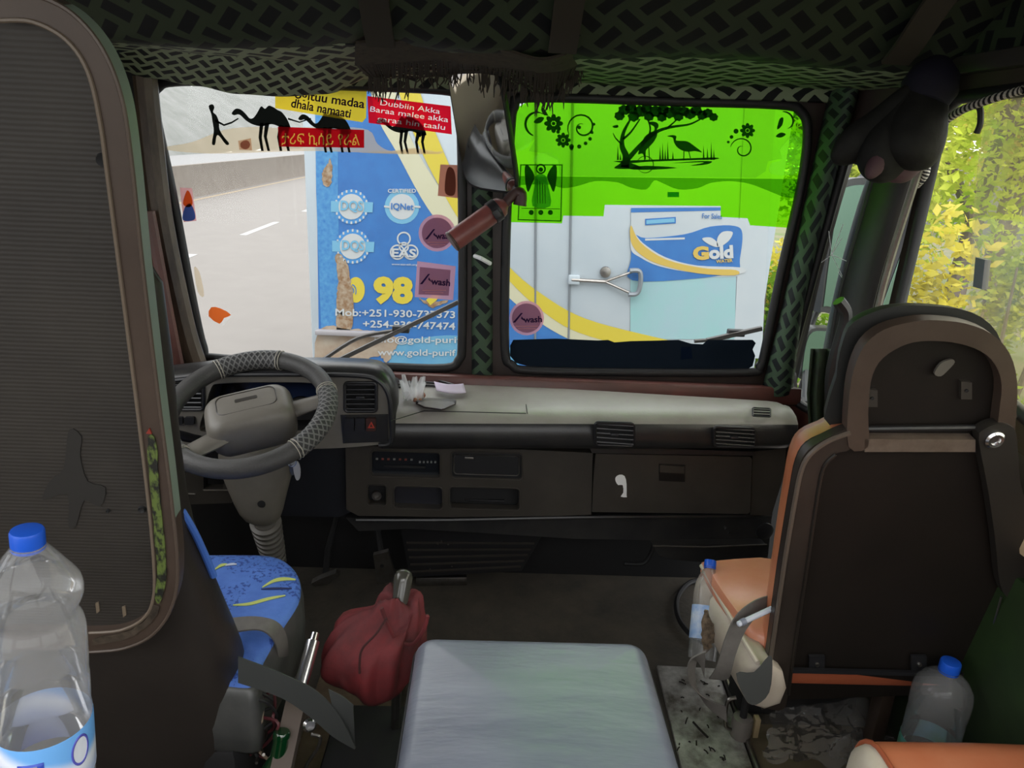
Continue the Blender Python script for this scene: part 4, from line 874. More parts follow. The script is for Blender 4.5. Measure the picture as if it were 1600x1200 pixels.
# knee panels under the binnacle
MB().plate([P(x, y, 1.80) for x, y in ((238, 696), (540, 698), (548, 800), (530, 808), (440, 806), (438, 740), (238, 738))], (), (0, .05, 0)).build('knee_panel', mat('knee_blue_black', (.011, .012, .017), .5), da)
kp = MB().plate([P(x, y, 1.77) for x, y in ((238, 738), (372, 738), (362, 786), (238, 790))], [[P(x, y, 1.77) for x, y in ((318, 744), (352, 744), (348, 764), (318, 764))]], (0, .03, 0)).build('fuse_panel', M_face, da)
MB().tube([P(x, y, 1.768) for x, y in ((318, 766), (358, 766))], .002, 6).build('panel_lip', M_col, kp)
MB().tube([P(x, y, 1.768) for x, y in ((240, 770), (305, 772))], .002, 6).build('panel_lip', M_col, kp)
MB().lathe([(.004, 0), (.005, -.004), (.003, -.006)], P(279, 765, 1.77), (0, 1, 0), 12).build('fastener', M_black, kp)
# demister slot along the glass behind the binnacle
sl_ = MB()
for k in range(3): sl_.tube(smooth([PZ(x, y, .692) for x, y in ((600, 598 + 5 * k), (650, 592 + 5 * k), (690, 596 + 4 * k), (722, 606 + 2 * k))], 5), .0035, 6)
sl_.build('demist_slot', M_black, da)
MB().box((-.52, 1.98, .695), (.46, .06, .03), None, .01).build('cowl', M_dash, da)

# ------------------------------------------------------------------ heater box, pedals, cables under the dash
hb = thing('heater_box', 'black ribbed heater housing on the bulkhead under the centre of the dash', 'heater', (-.05, 2.0, 0))
a, b, c, d = P(626, 826, 1.97), P(850, 832, 1.97), P(815, 892, 1.97), P(640, 902, 1.97)
MB().plate([a, b, c, d], (), (0, .12, 0)).build('body', M_black, hb)
for k in range(5):
    t = .28 + .15 * k; p, q = a.lerp(d, t), b.lerp(c, t); MB().tube([p + V((.01, -.001, 0)), q + V((-.01, -.001, 0))], .004, 6).build('rib', M_face, hb)
for x, y in ((690, 845), (700, 850), (684, 849), (706, 884), (672, 888)): MB().lathe([(.003, 0), (.003, -.003)], P(x, y, 1.968), (0, 1, 0), 8).build('rivet', M_chrome, hb)
pd = thing('pedal', 'worn metal foot pedal left of the heater box', 'pedal', P(605, 912, 1.93))
MB().plate([P(x, y, 1.93) for x, y in ((583, 868), (606, 862), (620, 908), (590, 914))], (), (0, .012, .004)).build('pad', M_steel, pd)
MB().lathe([(.006, 0), (.006, -.003)], P(597, 884, 1.929), (0, 1, 0), 10).build('hole', M_blackm, pd)
MB().tube([P(596, 868, 1.94), P(590, 830, 1.99), V((-.30, 2.11, .33))], .010, 8).build('arm', M_blackm, pd)
pd = thing('pedal', 'tilted steel pedal beside the blue seat cushion', 'pedal', P(505, 910, 1.86))
MB().plate([P(x, y, 1.86) for x, y in ((486, 912), (500, 905), (524, 896), (530, 900), (512, 914), (492, 917))], (), (0, .02, .004)).build('pad', M_steel, pd)
MB().tube([P(508, 905, 1.87), P(512, 860, 1.96), V((-.43, 2.11, .30))], .009, 8).build('arm', M_blackm, pd)
tag(MB().tube(smooth([P(x, y, 1.95) for x, y in ((975, 880), (1005, 880), (1018, 862), (1022, 845))], 6), .007, 8).build('cable', M_rubber), 'black cable hanging below the right half of the dash', 'cable')
tag(MB().box(PZ(690, 905, .015), (.16, .03, .03), (0, 0, R(4)), .004).build('pedal_stop', M_steel), 'small grey metal plate on the floor below the heater box', 'bracket')

# ------------------------------------------------------------------ steering column and wheel
WC = P(389, 641, 1.55); WN = V((-.04, -math.cos(R(66)), math.sin(R(66)))).normalized()
# wheel plane axes
WU = V((1, 0, .0)); WU = (WU - WN * WU.dot(WN)).normalized(); WVv = WN.cross(WU); SU, SV = WU * math.cos(R(21)) + WVv * math.sin(R(21)), WVv * math.cos(R(21)) - WU * math.sin(R(21))
RW = .173
sc_ = thing('steering_column', 'grey plastic steering column with key and bellows below the wheel', 'steering column', (WC.x, WC.y, .1))
def ell(c, hw, hd, ax_u, ax_v, n=16, p=2.6):
    o = []
    for q in range(n):
        a = 2 * math.pi * q / n; cu, su = math.cos(a), math.sin(a)
        o.append(c + ax_u * hw * math.copysign(abs(cu) ** (2 / p), cu) + ax_v * hd * math.copysign(abs(su) ** (2 / p), su))
    return o
X1, Y1 = V((1, 0, 0)), V((0, 1, 0))
cs = [(P(400, 690, 1.67), .098, .05), (P(402, 725, 1.68), .094, .055), (P(404, 765, 1.69), .072, .05), (P(408, 800, 1.70), .055, .045), (P(414, 816, 1.72), .036, .036)]
MB().bridge([ell(c, hw, hd, X1, Y1) for c, hw, hd in cs]).build('shroud', M_col, sc_, 40, 1)
MB().lathe([(.009, 0), (.010, -.003), (.007, -.004)], P(409, 787, 1.642), (0, 1, .1), 14).build('screw_hole', M_blackm, sc_)
pr_b = []
a, b = P(414, 812, 1.72), P(430, 880, 1.84); L_ = (b - a).length
for k in range(9):
    s0 = L_ * k / 9; rr_k = .040 - .0010 * k; pr_b += [(rr_k - .010, s0), (rr_k - .010, s0 + L_ * .03), (rr_k, s0 + L_ * .045), (rr_k, s0 + L_ * .085), (rr_k - .006, s0 + L_ * .1)]
MB().lathe(pr_b, a, b - a, 24).build('bellows', mat('bellows_grey', (.15, .14, .125), .4), sc_, 25)
MB().tube([b, b + (b - a) * 1.2], .02, 10).build('shaft', M_blackm, sc_)
MB().tube(smooth([P(330, 690, 1.66), P(300, 685, 1.63), P(262, 676, 1.60), P(236, 674, 1.59)], 4), [.010, .010, .010, .011, .011, .012, .012, .012, .013, .013, .013, .012, .009], 10, upv=(0, 1, 0)).build('stalk', M_black, sc_)
ig = P(452, 705, 1.66); MB().lathe([(.016, 0), (.016, .02), (.012, .024)], ig, (.5, -.8, -.1), 16).build('ignition_lock', M_black, sc_)
M_key = mat('key_silver', (.50, .50, .52), .35, .3)
ks = thing('keys', 'bunch of silver keys hanging from the ignition lock', 'keys', P(462, 748, 1.62))
def kpl(px, m, nm): return MB().plate([P(x, y, 1.625) for x, y in sm2(px, 3)], (), (0, .004, 0)).build(nm, m, ks)
MB().tube([P(x, y, 1.625) for x, y in circ(456, 722, 7, 14)], .0015, 6, True).build('ring', M_chrome, ks)
kpl([(448, 712), (456, 708), (462, 716), (458, 726), (450, 724)], M_key, 'key_head'); kpl([(458, 724), (465, 722), (469, 734), (468, 748), (463, 750), (459, 738)], M_key, 'key'); kpl([(452, 726), (457, 728), (459, 742), (454, 740)], M_steel, 'key')
# wheel
wh = thing('steering_wheel', 'black laced leather steering wheel with a grey centre pad', 'steering wheel', (WC.x, WC.y, WC.z - .12))
def wpt(a, r=RW, h=0): return WC + (WU * math.cos(a) + WVv * math.sin(a)) * r + WN * h
M_leather = mat('wheel_leather', (.045, .044, .043), .55, 0, (.065, .062, .06), 14, .4, .25, 220)
def gripmat():
    m = bpy.data.materials.new('wheel_grip'); m.use_nodes = True; n = m.node_tree; b = n.nodes['Principled BSDF']; b.inputs['Roughness'].default_value = .6
    uv = sh(n, 'ShaderNodeTexCoord'); s = sh(n, 'ShaderNodeSeparateXYZ'); n.links.new(uv.outputs['UV'], s.inputs[0])
    p = mnode(n, 'ABSOLUTE', mnode(n, 'SUBTRACT', mnode(n, 'FRACT', mnode(n, 'ADD', s.outputs[0], s.outputs[1])), .5)); q = mnode(n, 'ABSOLUTE', mnode(n, 'SUBTRACT', mnode(n, 'FRACT', mnode(n, 'SUBTRACT', s.outputs[0], s.outputs[1])), .5))
    k = mnode(n, 'MAXIMUM', p, q); mk = mnode(n, 'GREATER_THAN', k, .36)
    mx = sh(n, 'ShaderNodeMix'); mx.data_type = 'RGBA'; n.links.new(mk, mx.inputs[0]); mx.inputs[6].default_value = (.028, .028, .029, 1); mx.inputs[7].default_value = (.15, .148, .145, 1)
    n.links.new(mx.outputs[2], b.inputs['Base Color']); bp = sh(n, 'ShaderNodeBump'); bp.inputs['Strength'].default_value = .5; bp.inputs['Distance'].default_value = .003; n.links.new(k, bp.inputs['Height']); n.links.new(bp.outputs[0], b.inputs['Normal']); return m
M_grip = gripmat()
def rimseg(a0, a1, rad, m, nm, n=None):
    a0, a1 = R(a0), R(a1); n = n or max(6, int((a1 - a0) / .09)); mb = MB()
    def f(u, v):
        a = a0 + (a1 - a0) * u; t = 2 * math.pi * v; c = wpt(a); ra = (WU * math.cos(a) + WVv * math.sin(a))
        return c + ra * rad * math.cos(t) + WN * rad * 1.05 * math.sin(t)
    mb.grid(f, n, 14, (a1 - a0) * RW / .014, 7); mb.open = True
    return mb.build(nm, m, wh, 60)
rimseg(0, 360, .0205, M_leather, 'rim', 90)
M_stitch = mat('stitch_cream', (.42, .39, .33), .7)
for a0, a1 in ((-42, 22), (80, 128), (196, 232)):
    rimseg(a0, a1, .0222, M_grip, 'grip_patch')
    for a in (a0, a1):
        for da_ in (-1.2, 1.2):
            rr_ = R(a + da_); ra = WU * math.cos(rr_) + WVv * math.sin(rr_)
            MB().tube([wpt(rr_) + ra * .0226 * math.cos(t) + WN * .0234 * math.sin(t) for t in (2 * math.pi * q / 16 for q in range(16))], .0011, 6, True).build('stitch', M_stitch, wh)
# centre pad and spokes
HC = WC - WN * .012
pad_ = []
for h, s_ in ((-.075, .78), (-.05, .96), (.0, 1.0), (.022, .94), (.034, .80), (.038, .60)):
    pad_.append([HC + WN * h + SU * x * s_ + SV * y * s_ for x, y in rrect(.0, -.004, .098, .062, .034, 5)])
MB().bridge(pad_).build('centre_pad', M_col, wh, 45, 1)
MB().tube([HC + WN * .0365 + SU * x + SV * y for x, y in rrect(.0, .006, .064, .030, .016, 4)], .0012, 6, True).build('pad_seam', M_face, wh)
MB().plate([HC + WN * .0385 + SU * x + SV * y for x, y in rrect(.0, .010, .024, .005, .003, 3)], (), WN * -.003).build('badge', M_face, wh)
for a, w0, w1 in ((14, .028, .020), (232, .030, .022)):
    d = WU * math.cos(R(a)) + WVv * math.sin(R(a)); s_ = WN.cross(d); rg = []
    for t, ww, hh, th in ((.055, w0, -.02, .016), (.10, w0 * .85, -.018, .014), (.15, w1 * 1.05, -.008, .011), (.190, w1, 0, .009)):
        c = WC + d * t + WN * hh; rg.append([c + s_ * ww * math.cos(q) + WN * th * math.sin(q) for q in (2 * math.pi * k / 12 for k in range(12))])
    MB().bridge(rg).build('spoke', M_col, wh, 50)
# ------------------------------------------------------------------ things on top of the dash
zt_ = .6905
def sheet_px(name, px, z, th, m, parent=None):
    return MB().plate([PZ(x, y, z) for x, y in px], (), (0, 0, th)).build(name, m, parent)
ph = thing('phone', 'dark slim phone lying on the dash beside the plastic bag', 'phone', PZ(680, 634, zt_))
q = [(650, 631), (653, 629), (668, 626), (706, 628), (713, 630), (712, 632), (695, 640), (690, 641), (662, 637)]
sheet_px('body', q, zt_ + .001, .008, mat('phone_edge', (.03, .022, .024), .3), ph)
c = sum((V((x, y, 0)) for x, y in q), V()) / len(q)
sheet_px('screen', [(c.x + (x - c.x) * .93, c.y - .6 + (y - c.y) * .9) for x, y in q], zt_ + .0092, .001, mat('phone_screen', (.10, .085, .088), .25), ph)
tag(MB().grid(lambda u, v: PZ(678 + 46 * u + 4 * v, 596 + 14 * v + 3 * u + 3 * math.sin(u * 3), .70 + .010 * math.sin(u * 3.2) * (1 - v) + .003), 10, 4).build('folded_paper', mat('lilac_paper', (.56, .48, .60), .7), None, 60, 0, .0015), 'folded lilac paper lying on the dash by the glass', 'paper')
M_bag = clear('thin_plastic', (.95, .95, .96), .10, .2, .42, (1, 1, 1))
bg_ = MB(); rr = random.Random(4)
b0 = PZ(645, 624, zt_)
for k in range(9):
    a = k * .7; L_ = rr.uniform(.035, .08); tilt = V((math.cos(a) * .35, math.sin(a) * .3, 1)).normalized()
    n_ = 8
    p0 = b0 + V((math.cos(a) * .014, math.sin(a) * .012, .004))
    def f(u, v, tilt=tilt, L_=L_, p0=p0, a=a):
        wv = .010 * (1 - .5 * v) * math.sin(u * 9 + a * 3); return p0 + tilt * L_ * v + V((math.cos(a + 1.57), math.sin(a + 1.57), 0)) * (u - .5) * .035 * (1 - .7 * v) + V((math.cos(a), math.sin(a), 0)) * wv
    bg_.grid(f, 8, 6)
bg_.open = True
tag(bg_.build('plastic_bag', M_bag), 'small crumpled clear plastic bag standing on the dash', 'bag')
nt_ = thing('nut_shells', 'few reddish brown nut shells beside the plastic bag on the dash', 'food scraps', PZ(658, 628, zt_))
for x, y, s_ in ((652, 625, .008), (659, 622, .009), (648, 628, .006), (656, 629, .006)):
    MB().lathe([(.001, 0), (s_ * .8, s_ * .3), (s_, s_), (s_ * .7, s_ * 1.6), (.001, s_ * 1.9)], PZ(x, y, zt_) + V((0, 0, .001)), (.2, -.3, 1), 12).build('shell', mat('nut_brown', (.28, .12, .07), .5), nt_)

# ------------------------------------------------------------------ mirror, canister, net scarf, cloth bundle
mo = P(752, 210, 1.90)
tgt = V((-.80, 1.66, .68)); MN = ((EYE - mo).normalized() + (tgt - mo).normalized()).normalized()
mm = thing('rear_view_mirror', 'tall rounded interior mirror hanging at the top of the centre post', 'mirror', (mo.x, mo.y, mo.z - .14))
mpx = sm2([(700, 122), (706, 113), (740, 111), (768, 112), (780, 124), (792, 190), (803, 262), (806, 292), (800, 301), (775, 299), (746, 294), (730, 284), (722, 262), (710, 190)], 4)
mpts = [PP(x, y, mo, MN) for x, y in mpx]; mc = sum(mpts, V()) / len(mpts)
MB().bridge([mpts, [mc + (p - mc) * 1.04 - MN * .006 for p in mpts], [mc + (p - mc) * 1.0 - MN * .02 for p in mpts], [mc + (p - mc) * .7 - MN * .035 for p in mpts]]).build('housing', M_black, mm, 40)
gm = MB(); ng = 6
rings = [[mc + (p - mc) * s_ * .965 + MN * (.001 + .0035 * (1 - s_ * s_)) for p in mpts] for s_ in (1, .85, .7, .5, .3, .1)]
gm.bridge(rings).build('mirror_glass', M_mir, mm, 80)
MB().tube(smooth([mc - MN * .03, mc - MN * .06 + V((0, .01, .05)), V((mc.x + .01, 2.03, 1.50))], 5), .010, 8).build('arm', M_black, mm)
fx = thing('fire_extinguisher', 'small dull red canister strapped aslant to the centre post under the mirror', 'extinguisher', P(760, 350, 1.90))
a, b = P(706, 378, 1.86), P(784, 322, 1.90); ax = (b - a); L_ = ax.length
M_red = mat('dull_red_paint', (.26, .075, .065), .38, 0, (.17, .055, .05), 10, .4)
MB().lathe([(.006, 0), (.022, .001), (.0265, .006), (.0265, L_ - .008), (.024, L_), (.015, L_ + .008), (.012, L_ + .012)], a, ax, 32).build('cylinder', M_red, fx, 40)
MB().lathe([(.0262, -.001), (.0275, .001), (.0275, .004), (.0262, .006)], a, ax, 32).build('base_rim', M_brown, fx)
t1 = a + ax * .78; MB().lathe([(.0268, 0), (.029, .001), (.029, .022), (.0268, .023)], t1, ax, 32).build('strap', M_black, fx)
MB().box(t1 + ax.normalized() * .012 + V((.006, -.032, -.004)), (.018, .008, .022), (0, R(-35), 0), .002).build('buckle', M_black, fx)
c = b + ax.normalized() * .010; MB().tube(smooth([c, c + ax.normalized() * .03 + V((0, 0, .008)), c + ax.normalized() * .05 + V((0, -.005, -.004)), c + ax.normalized() * .048 + V((0, -.005, -.03))], 5), [.013] * 6 + [.015] * 6 + [.016, .016, .017, .018], 12).build('valve', mat('valve_brown', (.05, .022, .020), .5), fx)
tag(MB().tube(smooth([P(742, 400, 2.02), P(752, 404, 2.00), P(766, 412, 2.02)], 4), .006, 8).build('cable_tie', M_white), 'white cable tie end on the centre post', 'cable tie')
# net scarf with tassels
sn = thing('net_scarf', 'dark brown netted scarf with tassel fringe hung across the top of the windscreens', 'scarf', (.0, 1.6, 1.46))
M_net = mat('net_brown', (.022, .015, .009), .8)
nm_ = MB(); rr = random.Random(9)
sc_top = smooth([P(x, y, 1.62) for x, y in ((556, 66), (620, 62), (690, 55), (730, 66), (790, 78), (850, 92), (905, 70), (912, 30))], 8)
sc_mid = smooth([P(x, y, 1.72) for x, y in ((556, 100), (620, 96), (690, 92), (730, 98), (790, 104), (850, 112), (900, 100), (915, 60))], 8)
sc_bot = smooth([P(x, y, 1.80) for x, y in ((575, 118), (620, 122), (690, 116), (730, 112), (790, 120), (850, 146), (890, 120), (915, 80))], 8)
n_ = len(sc_top)
for i in range(n_):
    if i % 1 == 0: nm_.tube([sc_top[i], sc_mid[i] + V((rr.uniform(-.01, .01), 0, 0)), sc_bot[i] + V((rr.uniform(-.01, .01), 0, 0))], .0016, 5)
for k in range(14):
    t = k / 13; nm_.tube([(sc_top[i].lerp(sc_mid[i], t * 2) if t < .5 else sc_mid[i].lerp(sc_bot[i], t * 2 - 1)) + V((0, 0, rr.uniform(-.003, .003))) for i in range(0, n_, 2)], .0014, 5)
nm_.open = True; nm_.build('netting', M_net, sn)
fr = MB(); fr.open = True
for i in range(150):
    u = rr.random() * (n_ - 2); k = int(u); p = sc_bot[k].lerp(sc_bot[k + 1], u - k); L_ = rr.uniform(.02, .055) * (.6 if 10 < k < 26 else 1)
    fr.tube([p, p + V((rr.uniform(-.004, .004), 0, -L_ * .5)), p + V((rr.uniform(-.008, .008), 0, -L_))], [.0016, .0022, .0010], 5)
o = fr.build('fringe', M_net, sn); o['kind'] = 'stuff'
bd = MB(); bd.ribbon(sc_top[::3], sc_mid[::3], .006, 3); bd.build('gathered_band', mat('scarf_brown', (.022, .016, .010), .85, 0, (.045, .034, .020), 60, .4), sn)
ba = MB(); rr = random.Random(2)
for i in range(170):
    u = i / 169 * (n_ - 2); k = int(u); p = sc_mid[k].lerp(sc_mid[k + 1], u - k); q_ = sc_bot[k].lerp(sc_bot[k + 1], u - k)
    ba.tube([p + V((0, -.004, 0)), q_ + V((rr.uniform(-.006, .006), -.004, 0))], .0022, 5)
ba.open = True; ba.build('strands', M_net, sn)
# swagged valance cloth over the driver side
def val(u, v):
    x = 168 + 410 * u; top = 50 + 20 * u; bt = [104, 122, 134, 147, 151, 147, 122]; t = u * 6; k = min(int(t), 5); f = t - k; f = f * f * (3 - 2 * f); bb = bt[k] + (bt[k + 1] - bt[k]) * f
    p = P(x, top + (bb - top) * v, 1.665 + .30 * v ** .7 + .010 * math.sin(u * 21) * math.sin(math.pi * v)); return p
vg = MB().grid(val, 48, 14, 1.0, .36); tag(vg.build('valance_cloth', M_weave_lit, None, 60, 1, .006), 'swagged woven print cloth drooping over the top of the driver windscreen', 'curtain')
# black cloth bundle
cb = thing('cloth_bundle', 'dark bundle of gloves and cloth hanging at the top of the passenger side post', 'bundle', P(1400, 280, 1.62))
kn = P(1452, 138, 1.60)
M_cl = mat('black_cloth', (.007, .007, .007), .7, 0, (.014, .014, .012), 12, .4, .5, 35, .2); M_pl = mat('plum_cloth', (.055, .022, .030), .7)
def lobe(tip, r0, r1, m, nm, bend=V((0, 0, 0)), fl_=.7):
    pts = smooth([kn, kn.lerp(tip, .5) + bend, tip.lerp(kn, .08), tip], 16); k = len(pts); rad = []
    ds_ = [0]
    for i in range(1, k): ds_.append(ds_[-1] + (pts[i] - pts[i - 1]).length)
    for i in range(k):
        t = ds_[i] / ds_[-1]; rad.append((1 + .035 * math.sin(t * 11 + r1 * 300)) * max(.003, (r0 + (r1 - r0) * t) * max(0, 1 - max(0, (t - .62) / .38) ** 2.2) ** .5 if t < 1 else .003))
    return MB().tube(pts, rad, 16, upv=(0, 1, 0), flat=fl_).build(nm, m, cb, 70)
lobe(P(1300, 252, 1.60), .036, .040, M_cl, 'glove'); lobe(P(1356, 280, 1.57), .040, .066, M_cl, 'glove'); lobe(P(1416, 262, 1.54), .045, .072, M_cl, 'glove')
lobe(P(1388, 284, 1.58), .03, .066, M_pl, 'plum_lining', V((0, .01, -.01))); lobe(P(1355, 278, 1.545), .012, .028, M_pl, 'plum_cuff')
MB().lathe([(.012, -.05), (.045, -.03), (.055, 0), (.045, .035), (.02, .06)], kn, (.3, .2, 1), 18).build('knot', mat('navy_cloth', (.006, .006, .012), .75, 0, (.012, .011, .02), 9, .4, .4, 40, .2), cb)
# striped cord
def cordmat():
    m = bpy.data.materials.new('striped_cord'); m.use_nodes = True; n = m.node_tree; b = n.nodes['Principled BSDF']; b.inputs['Roughness'].default_value = .7
    uv = sh(n, 'ShaderNodeTexCoord'); s = sh(n, 'ShaderNodeSeparateXYZ'); n.links.new(uv.outputs['UV'], s.inputs[0])
    k = mnode(n, 'GREATER_THAN', mnode(n, 'FRACT', mnode(n, 'ADD', s.outputs[0], s.outputs[1])), .5)
    mx = sh(n, 'ShaderNodeMix'); mx.data_type = 'RGBA'; n.links.new(k, mx.inputs[0]); mx.inputs[6].default_value = (.01, .01, .01, 1); mx.inputs[7].default_value = (.55, .52, .45, 1); n.links.new(mx.outputs[2], b.inputs['Base Color']); return m
cp = smooth([PX(x, y, .94) for x, y in ((1432, 290), (1446, 272), (1450, 240), (1462, 208), (1492, 178), (1540, 158), (1600, 140))], 8); tot = len(cp) - 1
def cf(u, v):
    i = min(int(u * tot), tot - 1); p = cp[i].lerp(cp[i + 1], u * tot - i); t = (cp[i + 1] - cp[i]).normalized(); a = t.orthogonal().normalized(); b = t.cross(a); return p + (a * math.cos(v * 6.2832) + b * math.sin(v * 6.2832)) * .008
cm = MB(); cm.grid(cf, 90, 10, 42, 1); cm.open = True; tag(cm.build('striped_cord', cordmat()), 'black and white striped cord looping over the top of the door window', 'cord')
tag(MB().tube(smooth([PX(x, y, .955) for x, y in ((1470, 196), (1500, 176), (1528, 166), (1532, 190), (1526, 208))], 6), .006, 8).build('strap_end', M_rubber), 'loose black strap end hanging in the top of the door window', 'strap')
# ragged green curtain at the foot of the passenger pillar
def cur(u, v):
    xs_ = ((1268, 1304), (1262, 1300), (1266, 1296)); t = v * 2; k = min(int(t), 1); a = xs_[k][0] + (xs_[k + 1][0] - xs_[k][0]) * (t - k); b = xs_[k][1] + (xs_[k + 1][1] - xs_[k][1]) * (t - k)
    return P(a + (b - a) * u, 545 + 140 * v, 1.84 + .015 * math.sin(u * 12))
tag(MB().grid(cur, 16, 10).build('curtain', mat('dark_green_cloth', (.020, .040, .014), .85, 0, (.012, .016, .010), 30, .4), None, 60, 0, .005), 'dark green cloth tied at the foot of the passenger side pillar', 'curtain')
tag(MB().tube(smooth([P(x, y, 1.60) for x, y in ((1310, 470), (1322, 490), (1316, 520), (1304, 560), (1298, 600), (1296, 680))] + [V((.83, 1.60, .35)), V((.84, 1.62, .01))], 6), .014, 8).build('belt_webbing', M_black), 'black seat belt webbing gathered beside the passenger headrest', 'seat belt')
# ------------------------------------------------------------------ driver seat
ds = thing('driver_seat', 'tall driver seat with brown metal back frame, dark ribbed back panel and blue patterned cushion', 'seat', (-.60, 1.05, .02))
DO, DN = V((0, .86, .75)), V((0, 1, .18)).normalized()
def D(x, y, d=0): return PP(x, y, DO, DN) + DN * d
XC = -.615
def sym(pts):
    r = [V(p) for p in pts]; return r + [V((2 * XC - p.x, p.y, p.z)) for p in reversed(r)]
out_px = sm2([(0, -12), (60, -6), (115, 22), (160, 75), (190, 150), (206, 250), (224, 420), (248, 620), (266, 760), (278, 880), (270, 945), (240, 990), (195, 1012), (140, 1018)], 5, False)
in_px = sm2([(0, 32), (52, 34), (104, 62), (138, 112), (157, 190), (168, 270), (190, 440), (213, 620), (232, 780), (241, 880), (240, 935), (224, 966), (188, 984), (140, 988)], 5, False)
mb = MB().plate(sym([D(x, y) for x, y in out_px]), [sym([D(x, y) for x, y in in_px])], DN * .022)
M_frame = mat('seat_frame_brown', (.050, .033, .025), .42, 0, (.072, .050, .038), 8, .4, .05, 80)
M_framegreen = mat('seat_frame_green', (.16, .21, .17), .4, 0, (.22, .27, .22), 9, .3)  # green paint, made pale for the light this frame side catches
M_worn = mat('worn_green_edge', (.010, .010, .008), .6, 0, (.10, .14, .03), 110, .85, stretch=(1, 1, .5))
fr_ = mb.build('back_frame', M_frame, ds, 30)
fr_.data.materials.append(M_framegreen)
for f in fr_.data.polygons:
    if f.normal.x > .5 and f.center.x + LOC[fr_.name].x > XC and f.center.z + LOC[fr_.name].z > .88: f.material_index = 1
# brighter inner edge bead, and the green flaking strip low on the frame
MB().tube([D(x, y, -.001) for x, y in in_px], .0022, 6).build('edge_bead', mat('frame_edge', (.15, .115, .085), .4), ds)
MB().tube([D(x, y, -.001) for x, y in out_px], .0022, 6).build('edge_bead', mat('frame_edge_dark', (.085, .062, .048), .4), ds)
MB().plate([D(x, y, -.0025) for x, y in ragged([(232, 690), (244, 688), (250, 760), (258, 850), (260, 905), (250, 940), (243, 932), (246, 890), (240, 800)], 1.0, 2)], (), DN * .002).build('flaking_paint', M_worn, ds)
MB().plate([D(x, y, -.0025) for x, y in ragged([(240, 945), (250, 950), (232, 975), (200, 995), (150, 1006), (150, 996), (190, 988), (226, 968)], 1.2, 4)], (), DN * .002).build('flaking_paint', mat('worn_dark_edge', (.02, .016, .012), .5, 0, (.10, .075, .055), 60, .4), ds)
def panelmat():
    m = mat('ribbed_back_panel', (.017, .014, .012), .6, 0, (.032, .027, .022), 5, .35, 0); n = m.node_tree; b = n.nodes['Principled BSDF']
    t = sh(n, 'ShaderNodeTexCoord'); wv = sh(n, 'ShaderNodeTexWave'); wv.bands_direction = 'Z'; wv.inputs['Scale'].default_value = 60; wv.inputs['Distortion'].default_value = .6
    n.links.new(t.outputs['Object'], wv.inputs[0]); bp = sh(n, 'ShaderNodeBump'); bp.inputs['Strength'].default_value = .14; bp.inputs['Distance'].default_value = .002; n.links.new(wv.outputs[0], bp.inputs['Height']); n.links.new(bp.outputs[0], b.inputs['Normal']); return m
bp_ = MB().plate([p + DN * .012 for p in sym([D(x + 3, y) for x, y in in_px])], (), DN * .018).build('back_panel', panelmat(), ds)
st_ = [sm2([(100, 680), (120, 690), (118, 720), (130, 760), (158, 770), (150, 800), (125, 790), (112, 830), (100, 830), (98, 780), (60, 790), (70, 760), (92, 740)], 3)]
MB().plate([D(x, y, .0105) for x, y in st_[0]], (), DN * .002).build('stain', mat('stain', (.016, .014, .012), .7), bp_)
for x, y, r_ in ((153, 254, .006), (216, 804, .004), (163, 806, .002)): MB().lathe([(r_ * .4, .002), (r_, .0), (r_ * 1.2, .003)], D(x, y, .008), DN, 14).build('hole', M_blackm, bp_)
for x, y in ((146, 960), (188, 966)): MB().plate([D(x + a, y + b, .0105) for a, b in ((-3, -8), (2, -10), (4, 4), (-1, 8))], (), DN * .002).build('scuff', mat('scuff%d' % x, (.16, .12, .08), .7), bp_)
red = MB().plate([D(x, y, -.002) for x, y in ((234, 668), (229, 676), (238, 677))], (), DN * .002).build('red_mark', mat('mark_red', (.25, .03, .02), .5), ds)
# dark vinyl back of the seat flaring below the frame
def DB(x, y, Y): return P(x, y, Y)
rings = []
for x, y, Y, dep in ((272, 300, .84, .06), (282, 560, .875, .09), (284, 800, .89, .12), (306, 862, .90, .14), (345, 960, .92, .16), (378, 1030, .935, .17), (386, 1080, .945, .18), (380, 1130, .95, .18), (362, 1172, .95, .18), (330, 1225, .95, .16)):
    p = DB(x - (22 if y < 700 else 0), y, Y + dep * .62); hw = p.x - XC; n = 24; rg = []
    for q in range(n):
        a = 2 * math.pi * q / n; cu, su = math.cos(a), math.sin(a)
        rg.append(V((XC + hw * math.copysign(abs(cu) ** .6, cu), Y + .02 + dep / 2 + dep / 2 * math.copysign(abs(su) ** .6, su), p.z)))
    rings.append(rg)
M_vinyl = mat('dark_brown_vinyl', (.024, .020, .018), .42, 0, (.034, .028, .024), 5, .3, .12, 30, .3)
MB().bridge(rings).build('back_cover', M_vinyl, ds, 60, 1)
# blue edge of the backrest front
MB().tube(smooth([P(283, 796, .97), P(302, 828, .98), P(319, 864, 1.0), P(334, 900, 1.02)], 4), [.0055] * 13, 8).build('backrest_piping', mat('blue_piping', (.06, .16, .55), .6), ds)
